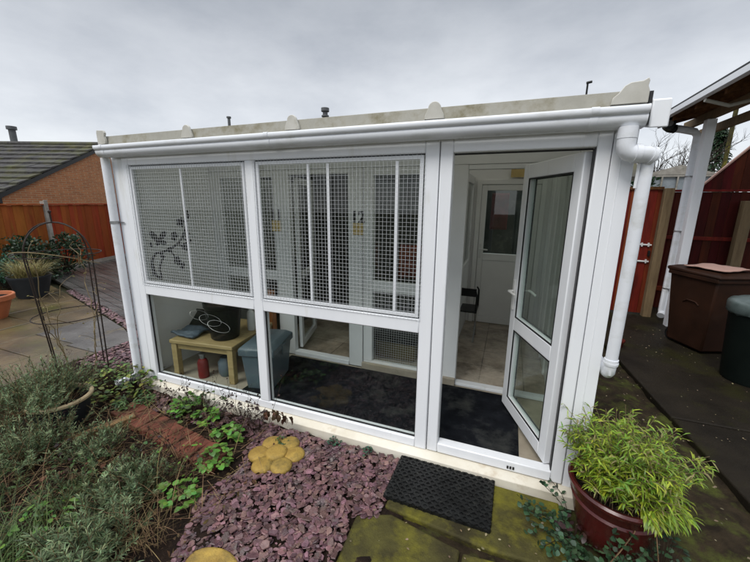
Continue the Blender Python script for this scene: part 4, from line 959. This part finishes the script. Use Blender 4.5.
# shrubs and pots by the fence
def bushy(name, label, cat_, loc, rx, rz, n, m_, size, stemm='bark', trunk_h=0, aspect=.55, clumps=26, group=None):
    x, y, z = loc; t = thing(name, label, cat_, loc, group); lf = MB(); st = MB(); top = Vector((x, y, z+trunk_h))
    if trunk_h: st.tube([(x, y, z-.05), (x+rv(.05), y, z+trunk_h*.5), top, (x, y, z+trunk_h+rz*.6)], [.09*rx+.02, .07*rx+.02, .05*rx+.015, .01], 8)
    cs = []
    for k in range(clumps):
        d = rdir(-.25, 1.5); f_ = rnd.uniform(.35, 1)**.6; c = Vector((x+d.x*rx*f_, y+d.y*rx*f_, z+trunk_h+rz*.28+max(-.2*rz, d.z*rz*.72*f_))); cs.append(c)
        st.tube([top+Vector((0, 0, .02)), top.lerp(c, .55)+Vector((rv(.05)*rx, rv(.05)*rx, 0)), c], [.025*rx+.004, .014*rx+.003, .003], 5)
    for k in range(n):
        c = rnd.choice(cs); rr = rx*.30*rnd.random()**.5; d = rdir(-1.4, 1.4); p = c+d*rr; dd = (d+rdir(-.5, .8)).normalized(); s = rnd.uniform(*size)
        lf.leaf(p, dd, (rv(1), rv(1), rv(1)), s, s*aspect, .25)
    part('stems', st, stemm, t) ; part('leaves', lf, m_, t); return t
bushy('evergreen_shrub', 'dark evergreen shrub in front of the fence, nearest the obelisk', 'shrub', tuple(lw(-8.0, 8.85, 0)), .55, .95, 1500, 'dkgreen', (.05, .10), group='evergreen shrubs by the fence')
bushy('evergreen_shrub', 'dark evergreen shrub behind the ornamental grass pot', 'shrub', tuple(lw(-7.95, 7.75, 0)), .60, 1.0, 1500, 'dkgreen', (.05, .10), group='evergreen shrubs by the fence')
bushy('evergreen_shrub', 'blue green shrub at the far left edge by the fence', 'shrub', tuple(lw(-7.6, 7.0, 0)), .5, .62, 900, 'tealleaf', (.05, .09), group='evergreen shrubs by the fence')
mb = MB(); px, py = -8.55, 1.50; mb.lathe([(0, 0), (.21, .0), (.23, .03), (.31, .37), (.325, .39), (.325, .42), (.30, .42), (.28, .33), (0, .33)], 36, px, py)
tag(part('garden_pot', mb, 'darkpot'), 'dark slate coloured pot holding the ornamental grass', 'pot')
grass_tuft((px, py, .34), .2, .58, 650, 'grass', 'tan and green ornamental grass in the dark pot', w=.011, bend=(.3, 1.0), name='ornamental_grass')
tp = thing('terracotta_pot', 'bright orange terracotta pot at the left edge on the slabs', 'pot', (-7.52, .50, 0))
mb = MB(); px, py = -7.52, .50; mb.lathe([(0, 0), (.17, .0), (.18, .02), (.265, .30), (.25, .30), (.20, .1), (0, .1)], 40, px, py); mb.lathe([(.256, .29), (.295, .292), (.305, .30), (.31, .37), (.30, .382), (.275, .38), (.26, .30), (.256, .29)], 40, px, py, False); part('body', mb, 'terracotta', tp)
mb = MB(); mb.lathe([(0, .335), (.15, .34), (.268, .33)], 24, px, py); part('compost', mb, 'soil', tp)
mb = MB(); mb.lathe([(0, 0), (.19, 0), (.26, .28), (.27, .30), (.24, .30), (.0, .26)], 30, -8.95, .78); tag(part('garden_pot', mb, 'darkpot'), 'dark pot at the far left edge behind the orange pot', 'pot')

# ------------------------------------------------------------------ bare trees
def bare_tree(name, label, loc, h, spread, levels, m_='bark', r0=.12, lean=(0, 0), n0=6):
    t = thing(name, label, 'tree', loc); tr = MB(); br = MB(); base_ = Vector(loc)
    trunk = [base_+Vector((0, 0, -.1)), base_+Vector((lean[0]*.2, lean[1]*.2, h*.18)), base_+Vector((lean[0]*.5, lean[1]*.5, h*.34))]
    tr.tube(trunk, [r0, r0*.8, r0*.6], 10)
    def grow(p, d, l, r, lev):
        q = [p]; dd = d.copy()
        for i in range(4):
            dd = (dd+Vector((rv(.22), rv(.22), rv(.14)+.05))).normalized(); q.append(q[-1]+dd*l/4)
        br.tube(q, r, 5 if lev > 1 else 4, r1=r*.45)
        if lev <= 0: return
        for k in range(rnd.choice((3, 4))):
            j = rnd.randint(1, 4); nd = (dd+rdir(-.5, .9)*.85).normalized(); grow(q[j], nd, l*rnd.uniform(.5, .75), r*.5, lev-1)
    for k in range(n0):
        a = 2*math.pi*k/n0+rv(.4); d = Vector((math.cos(a)*spread, math.sin(a)*spread, rnd.uniform(.5, 1.2))).normalized(); grow(trunk[rnd.choice((1, 2, 2))], d, h*.36, r0*.42, levels)
    part('trunk', tr, m_, t); part('crown', br, m_, t); return t
bare_tree('bare_tree', 'leafless tree whose twigs show at the left edge beyond the fence', tuple(lw(-14.0, 10.6, 0)), 4.6, .9, 3, r0=.12)
#@@RIGHT
# ------------------------------------------------------------------ right background
# gate
gt = thing('garden_gate', 'dark red boarded gate with two pale bolts right of the cattery', 'gate', (1.6, 4.66, 0))
mb = MB(); x = 1.06; k = 0
while x < 2.17:
    mb.box(x, x+.116, 4.66+.004*(k % 2), 4.682+.004*(k % 2), .06, 2.08); x += .119; k += 1
part('boards', mb, 'fence_red', gt, bevel=.003)
mb = MB(); mb.box(1.06, 2.17, 4.69, 4.73, .3, .4); mb.box(1.06, 2.17, 4.69, 4.73, 1.7, 1.8); part('ledge', mb, 'fence_red', gt, bevel=.003)
mb = MB(); mb.box(1.04, 2.19, 4.63, 4.72, 2.082, 2.125); part('capping', mb, 'darkwood', gt, bevel=.004)
for z, a, b in ((1.215, 1.99, 2.16), (.945, 1.93, 2.16)):
    mb = MB(); mb.tube([(a, 4.645, z), (b, 4.645, z-.005)], .014, 8); mb.box(a+.03, a+.05, 4.63, 4.66, z-.03, z+.03); mb.box(b-.05, b-.03, 4.63, 4.66, z-.03, z+.03); part('bolt', mb, 'white_plain', gt)
mb = MB(); mb.box(2.13, 2.16, 4.63, 4.659, 1.03, 1.12); part('latch', mb, 'black', gt, bevel=.004)
mb = MB(); mb.box(2.185, 2.305, 4.56, 4.68, -.1, 2.1); tag(part('gate_post', mb, 'tanwood', bevel=.008), 'tan weathered timber post at the right side of the gate', 'post')
# red boundary fence behind the bins, and the shed gable behind it
fp = thing('red_fence', 'dark red boarded fence with pale rails behind the bins', 'fence', (3.4, 5.3, 0))
mb = MB(); x = 2.34; k = 0
while x < 6.8: mb.box(x, x+.118, 5.3+.005*(k % 2), 5.32+.005*(k % 2), .02, 2.06); x += .121; k += 1
part('boards', mb, 'fence_red_dark', fp, bevel=.003)
mb = MB(); mb.box(2.34, 6.8, 5.262, 5.299, 2.065, 2.10); mb.box(2.34, 6.8, 5.262, 5.297, 1.27, 1.33); mb.box(2.34, 6.8, 5.262, 5.297, .35, .43); part('rail', mb, 'fence_red', fp, bevel=.003)
mb = MB(); mb.box(3.42, 3.56, 5.14, 5.255, -.1, 1.92); tag(part('fence_post', mb, 'tanwood', bevel=.006), 'pale timber post in front of the red fence at the right edge', 'post')
sh = thing('sloped_screen', 'dark red boarded screen with a sloping top rising above the red fence', 'screen', (4.6, 5.4, 0))
mb = MB(); x = 2.92; k = 0
def sz(x): return 2.13 + (x-2.885)*1.16
while x < 5.0:
    e = min(5.0, x+.118); dy = .005*(k % 2); mb.prism([(x, 2.101), (e, 2.101), (e, sz(e)), (x, sz(x))], 'y', 5.31+dy, 5.33+dy); x += .121; k += 1
part('boards', mb, 'fence_red_dark', sh, smooth=0)
mb = MB(); mb.prism([(2.87, 2.105), (2.87, 2.135), (5.02, sz(5.02)+.035), (5.02, sz(5.02)+.003)], 'y', 5.285, 5.35); part('capping', mb, 'pinkboard', sh, smooth=0)
# canopy: tilted roof on posts, pipes down its corner
cn = thing('timber_canopy', 'lean-to canopy with brown timber underside on white posts above the bins', 'canopy', (2.5, 3.6, 0))
def cz(x): return 3.06 + (x-1.88)*.27
mb = MB(); mb.prism([(1.93, cz(1.93)), (5.2, cz(5.2)), (5.2, cz(5.2)+.03), (1.93, cz(1.93)+.03)], 'y', 2.06, 4.66); part('roof_boards', mb, 'darkwood', cn, smooth=0)
for y in (2.10, 2.75, 3.4, 4.05, 4.58):
    mb = MB(); mb.prism([(1.96, cz(1.96)-.105), (5.2, cz(5.2)-.105), (5.2, cz(5.2)-.003), (1.96, cz(1.96)-.003)], 'y', y, y+.05); part('rafter', mb, 'darkwood', cn, bevel=.003)
mb = MB(); mb.prism([(1.86, 3.02), (1.925, 3.02), (1.925, cz(1.925)+.02), (1.86, cz(1.86)+.03)], 'y', 2.04, 4.62); part('fascia', mb, 'upvc', cn, bevel=.003)
mb = MB(); mb.prism([(1.86, cz(1.86)+.033), (5.2, cz(5.2)+.033), (5.2, cz(5.2)+.05), (1.86, cz(1.86)+.05)], 'y', 2.02, 4.7); part('roof_felt', mb, 'black', cn, smooth=0)
mb = MB(); mb.tube([(1.97, 4.2, 2.965), (1.99, 4.34, 2.955), (2.05, 4.42, 2.94), (2.12, 4.44, 2.93)], .06, 14); mb.tube([(1.965, 4.18, 2.967), (1.968, 4.20, 2.966)], .075, 16); part('gutter_outlet', mb, 'black', cn)
mb = MB(); mb.tube([(1.964, 4.168, 2.968), (1.965, 4.178, 2.967)], .042, 14); part('gutter_outlet_cap', mb, 'metal', cn)
for (x, z, w) in ((2.40, 2.99, .06), (2.66, 2.90, .06)):
    mb = MB(); mb.box(x, x+w, 1.9, 5.0 if x < 2.5 else 5.2, z, z+.11); part('beam', mb, 'tanwood', cn, bevel=.004)
mb = MB(); mb.box(2.36, 2.47, 4.12, 4.23, -.1, 2.985); part('post', mb, 'upvc', cn, bevel=.006)
mb = MB(); mb.box(2.62, 2.73, 4.9, 5.01, -.1, 2.895); part('post', mb, 'upvc_old', cn, bevel=.006)
mb = MB(); mb.tube([(2.02, 4.42, 2.95), (2.20, 4.44, 2.92), (2.36, 4.45, 2.88), (2.405, 4.45, 2.82), (2.405, 4.45, 2.6), (2.395, 4.45, .20), (2.39, 4.42, .16), (2.36, 4.36, .13)], .05, 14)
cp_ = part('downpipe', mb, 'gutter', cn)
mb = MB()
for z in (.55, 1.45, 2.25): mb.tube([(2.40, 4.45, z), (2.40, 4.45, z+.02)], .054, 14); mb.box(2.40, 2.47, 4.27, 4.44, z+.004, z+.014)
part('pipe_clip', mb, 'metal', cp_)
mb = MB(); mb.tube([(1.90, 3.05, 2.99), (2.15, 3.12, 2.93), (2.40, 3.15, 2.99)], .02, 8); part('pale_bracket', mb, 'upvc_old', cn)
# wheelie bin
wb = thing('wheelie_bin', 'tall brown wheelie bin under the canopy', 'bin', (2.47, 3.34, .03))
def wmb(): return MB().at((2.47, 3.34, .03), R(22))
mb = wmb(); a, b, c_, d_ = .235, .255, .29, .33
mb.add([(-a, -b, .03), (a, -b, .03), (a, b, .03), (-a, b, .03), (-c_, -d_, .96), (c_, -d_, .96), (c_, d_, .96), (-c_, d_, .96)], [(0, 3, 2, 1), (4, 5, 6, 7), (0, 1, 5, 4), (1, 2, 6, 5), (2, 3, 7, 6), (3, 0, 4, 7)]); part('body', mb, 'binbrown', wb, bevel=.02)
mb = wmb(); frame_ = mb.box(-.31, .31, -.345, -.315, .925, .975); mb.box(-.31, -.285, -.315, .34, .925, .975); mb.box(.285, .31, -.315, .34, .925, .975); part('rim', mb, 'binbrown', wb, bevel=.006)
mb = wmb(); mb.add([(-.315, -.365, .978), (.315, -.365, .978), (.315, .36, .978), (-.315, .36, .978), (-.315, -.365, 1.0), (.315, -.365, 1.0), (.315, .36, 1.02), (-.315, .36, 1.02), (-.24, -.27, 1.035), (.24, -.27, 1.035), (.24, .28, 1.05), (-.24, .28, 1.05)],
   [(0, 3, 2, 1), (0, 1, 5, 4), (1, 2, 6, 5), (2, 3, 7, 6), (3, 0, 4, 7), (4, 5, 9, 8), (5, 6, 10, 9), (6, 7, 11, 10), (7, 4, 8, 11), (8, 9, 10, 11)]); part('lid', mb, 'binbrown', wb, bevel=.008)
mb = wmb(); mb.tube([(-.25, .35, .95), (-.25, .42, .99), (.25, .42, .99), (.25, .35, .95)], .016, 10); part('handle', mb, 'binbrown', wb)
mb = wmb()
mb.tube([(-.268-.006, -.16+.02, .60), (-.272-.008, -.10, .635), (-.272-.008, .02, .64), (-.268-.006, .08, .60)], .008, 6); part('moulding', mb, 'binbrown', wb)
for s in (-1, 1):
    mb = wmb(); mb.tube([(s*.15, .25, .085), (s*.20, .25, .085)], .085, 20); w_ = part('wheel', mb, 'rubber', wb)
    mb = wmb(); mb.tube([(s*.201, .25, .085), (s*.204, .25, .085)], .05, 16); part('hub', mb, 'binbrown', w_)
mb = sheet(-.24, .22, -.26, .2, 10, 10, 0, .02, 4); mt = Matrix.Translation((2.45, 3.32, 1.098)) @ Matrix.Rotation(R(30), 4, 'Z'); mb.v = [tuple(mt @ Vector(v)) for v in mb.v]
tag(part('folded_board', mb, 'pinkboard', solid=.014), 'faded pink board lying on the wheelie bin lid', 'board')
# round dustbin
db = thing('dustbin', 'round dark green dustbin with a pale bag over its rim at the right edge', 'bin', (2.62, 2.42, .03)); px, py = 2.53, 2.40
mb = MB(); mb.lathe([(0, .03), (.23, .03), (.24, .06), (.285, .80), (.29, .81), (.29, .83), (.275, .83), (.24, .1), (0, .1)], 40, px, py); part('body', mb, 'bingreen', db)
mb = MB(); mb.lathe([(.288, .76), (.305, .77), (.308, .86), (.30, .885), (.27, .90), (.15, .925), (0, .93)], 40, px, py)
mb.v = [(x+rv(.004), y+rv(.004), z+rv(.012) if z < .77 else z+.02*noise.noise(Vector((x*8, y*8, z*5)))) for x, y, z in mb.v]; part('bag', mb, 'binlid', db, smooth=70)
# small red pot beside the building
mb = MB(); mb.lathe([(0, -.02), (.07, -.02), (.085, .09), (.095, .10), (.095, .12), (.08, .12), (0, .08)], 24, 1.44, 2.95); tag(part('flower_pot', mb, 'redglaze'), 'small red flower pot on the soil strip behind the cattery downpipe', 'pot')
# beyond the gate: greenhouse, bare tree, conifer, post, hedge
gh = thing('greenhouse', 'small pale greenhouse seen over the red gate', 'greenhouse', (4.6, 12, 0))
mb = MB(); frame(mb, 3.9, 5.6, 0, 2.75, .05, 11.6, 11.65)
for x in (4.3, 4.7, 5.1): mb.box(x, x+.04, 11.6, 11.65, .05, 2.7)
mb.prism([(3.9, 2.76), (5.6, 2.76), (5.6, 2.8), (4.75, 3.05), (3.9, 2.8)], 'y', 11.6, 11.66); part('frame', mb, 'concrete', gh, smooth=0)
mb = MB(); mb.prism([(3.92, .02), (5.58, .02), (5.58, 2.77), (4.75, 3.02), (3.92, 2.77)], 'y', 11.67, 13.4); part('glazing', mb, mat('milky_glass', (.26, .29, .31), (.17, .2, .22), rough=.2), gh, smooth=0)
bare_tree('bare_tree', 'bare winter tree above the gate between downpipe and canopy post', (5.7, 15.5, 0), 4.6, .95, 4, r0=.14, n0=9)
def conifer(loc, h, label, rad):
    t = thing('conifer', label, 'tree', loc); tr = MB(); lf = MB(); x, y, z = loc
    tr.tube([(x, y, z-.1), (x, y, z+h*.97)], .13, 8, r1=.015)
    for i in range(2600):
        f_ = rnd.random()**.8; a = rnd.uniform(0, 6.28); lob = .75+.25*math.sin(a*3+f_*19)
        rr = rad*(1-f_)**.8*rnd.uniform(.25, 1)*lob; p = Vector((x+rr*math.cos(a), y+rr*math.sin(a), z+.35+f_*(h-.35)-rr*.15))
        lf.leaf(p, (math.cos(a), math.sin(a), rnd.uniform(-.6, .3)), (-math.sin(a), math.cos(a), rv(.5)), rnd.uniform(.12, .32), .10, .5)
    part('trunk', tr, 'bark', t); part('crown', lf, 'dkgreen', t)
conifer((8.35, 18.6, 0), 5.2, 'dark green conifer behind the canopy post', 1.25)
bushy('garden_bush', 'dark bush low behind the gate beside the greenhouse', 'bush', (3.55, 10.5, 0), .9, 2.1, 1800, 'dkgreen', (.09, .17), trunk_h=.3)
bushy('garden_bush', 'green bush between the greenhouse and the shed', 'bush', (6.0, 13.0, 0), 1.1, 2.7, 2000, 'dkgreen', (.09, .18), trunk_h=.3)
mb = MB(); mb.tube([(3.55, 6.9+1.2, -.1), (3.62, 8.1, 3.6)], .05, 8); 
mb = MB(); mb.box(7.55, 7.68, 16.0, 16.1, -.1, 5.6); tag(part('telegraph_pole', mb, 'moss_slab', bevel=.02), 'greenish wooden pole in front of the conifer', 'pole')

# house behind the cattery: only its flues show above the roof line
hs = thing('brick_house', 'brick house hidden behind the cattery with flues above the roof', 'house', (-4, 9.5, 0))
mb = MB(); mb.prism([(6.2, -.1), (10.8, -.1), (10.8, 2.5), (8.5, 3.95), (6.2, 2.5)], 'x', -11.0, 2.0); part('wall', mb, 'housewall', hs, smooth=0)
mb = MB(); mb.prism([(5.85, 2.36), (8.5, 4.03), (11.15, 2.36), (11.15, 2.28), (8.5, 3.955), (5.85, 2.28)], 'x', -11.2, 2.2); hr = part('roof', mb, 'rooftile', hs, smooth=0)
mb = MB(); mb.at((-5.88, 8.5, 0)); mb.tube([(0, 0, 3.8), (0, 0, 4.62)], .07, 14); mb.lathe([(.07, 4.50), (.12, 4.52), (.12, 4.56), (.08, 4.58), (.08, 4.66), (.13, 4.68), (.13, 4.78), (0, 4.80)], 18); part('flue', mb, 'fluegrey', hr)
mb = MB(); mb.at((-9.82, 8.5, 0)); mb.tube([(0, 0, 3.8), (0, 0, 4.78)], .05, 10); mb.tube([(0, 0, 4.76), (0, 0, 4.81)], .08, 10); part('flue', mb, 'fluegrey', hr)
mb = MB(); mb.at((1.48, 8.5, 0)); mb.tube([(0, 0, 3.8), (0, 0, 4.80)], .022, 8); mb.tube([(-.03, 0, 4.77), (.09, 0, 4.79)], .03, 8); part('aerial_pole', mb, 'black', hr)
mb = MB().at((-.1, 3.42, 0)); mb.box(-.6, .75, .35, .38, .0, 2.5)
tag(part('gloom_backing', mb, 'pen_gloom', smooth=0), 'added dark sheet giving the darkness behind the back door glass', 'screen')  # sheet added only to make the back door pane look dark
mb = sheet(-.30, -.05, 0, .55, 10, 14, 0, .03, 7); mb.v = [(x, 3.62+z, 1.45+y) for x, y, z in mb.v]
tag(part('red_drape', mb, mat('dark_red_wool', (.12, .012, .012), (.05, .006, .006), scale=6, rough=.95, bump=.5), solid=.04), 'red drape behind the back door glass', 'drape')  # plain red sheet set behind the pane

# ------------------------------------------------------------------ world, sun, camera
w = bpy.data.worlds.new('World'); scene.world = w; w.use_nodes = True
nt = w.node_tree; nt.nodes.clear(); out = N(nt, 'ShaderNodeOutputWorld'); bgn = N(nt, 'ShaderNodeBackground')
SUN_EL, SUN_AZ = R(52), R(200)
sky = N(nt, 'ShaderNodeTexSky'); sky.sky_type = 'NISHITA'; sky.sun_disc = False; sky.sun_elevation = SUN_EL; sky.sun_rotation = SUN_AZ
tc = N(nt, 'ShaderNodeTexCoord'); sp = N(nt, 'ShaderNodeSeparateXYZ'); L(nt, tc.outputs['Generated'], sp.inputs[0])
# cloud deck: overcast luminance rising to the zenith, broken by soft noise
elev = ramp(nt, sp.outputs[2], [(0.0, (5.9, 6.05, 6.25)), (.16, (5.3, 5.45, 5.7)), (.45, (3.0, 3.15, 3.4)), (.62, (8.2, 8.5, 9.0)), (1, (14, 14.3, 14.8))])
mp = N(nt, 'ShaderNodeMapping'); mp.inputs['Scale'].default_value = (1, 1, 2.4); L(nt, tc.outputs['Generated'], mp.inputs[0])
n1 = N(nt, 'ShaderNodeTexNoise', Scale=1.7, Detail=7.0, Roughness=.58); L(nt, mp.outputs[0], n1.inputs['Vector'])
cl = mixc(nt, 1.0, elev, ramp(nt, n1.outputs[0], [(.30, (.68, .705, .75)), (.5, (.96, .965, .975)), (.70, (1.2, 1.195, 1.18))]), 'MULTIPLY')
n2 = N(nt, 'ShaderNodeTexNoise', Scale=6.5, Detail=8.0, Roughness=.6); L(nt, mp.outputs[0], n2.inputs['Vector'])
cl = mixc(nt, 1.0, cl, ramp(nt, n2.outputs[0], [(.3, (.96, .965, .97)), (.7, (1.03, 1.03, 1.03))]), 'MULTIPLY')
tot = mixc(nt, .90, sky.outputs[0], cl); L(nt, tot, bgn.inputs[0]); bgn.inputs[1].default_value = .10; L(nt, bgn.outputs[0], out.inputs[0])
sl = bpy.data.lights.new('sun', 'SUN'); sl.energy = 1.2; sl.angle = R(25); sl.color = (1, .97, .93)
so = bpy.data.objects.new('sun', sl); col.objects.link(so)
sd = Vector((math.sin(SUN_AZ)*math.cos(SUN_EL), math.cos(SUN_AZ)*math.cos(SUN_EL), math.sin(SUN_EL)))
so.rotation_euler = sd.to_track_quat('Z', 'Y').to_euler(); so.location = (0, -6, 8)

cam = bpy.data.cameras.new('camera'); co = bpy.data.objects.new('camera', cam); col.objects.link(co)
cam.sensor_width = 36; cam.lens = 346.905/750*36; cam.clip_start = .05; cam.clip_end = 600
pitch, roll, yaw = R(12.7981427), R(.5153376), R(21.0089229)
cy_, sy_ = math.cos(yaw), math.sin(yaw)
f0 = Vector((-sy_, cy_, 0)); r0 = Vector((cy_, sy_, 0)); u0 = Vector((0, 0, 1))
f = f0*math.cos(pitch)-u0*math.sin(pitch); u = u0*math.cos(pitch)+f0*math.sin(pitch)
rr_ = r0*math.cos(roll)+u*math.sin(roll); uu = u*math.cos(roll)-r0*math.sin(roll)
co.matrix_world = Matrix(((rr_.x, uu.x, -f.x, 0), (rr_.y, uu.y, -f.y, -2.2), (rr_.z, uu.z, -f.z, 1.85), (0, 0, 0, 1)))
scene.camera = co
scene.view_settings.view_transform = 'Standard'; scene.view_settings.look = 'None'; scene.view_settings.exposure = .62; scene.view_settings.gamma = 1; scene.view_settings.use_curve_mapping = False
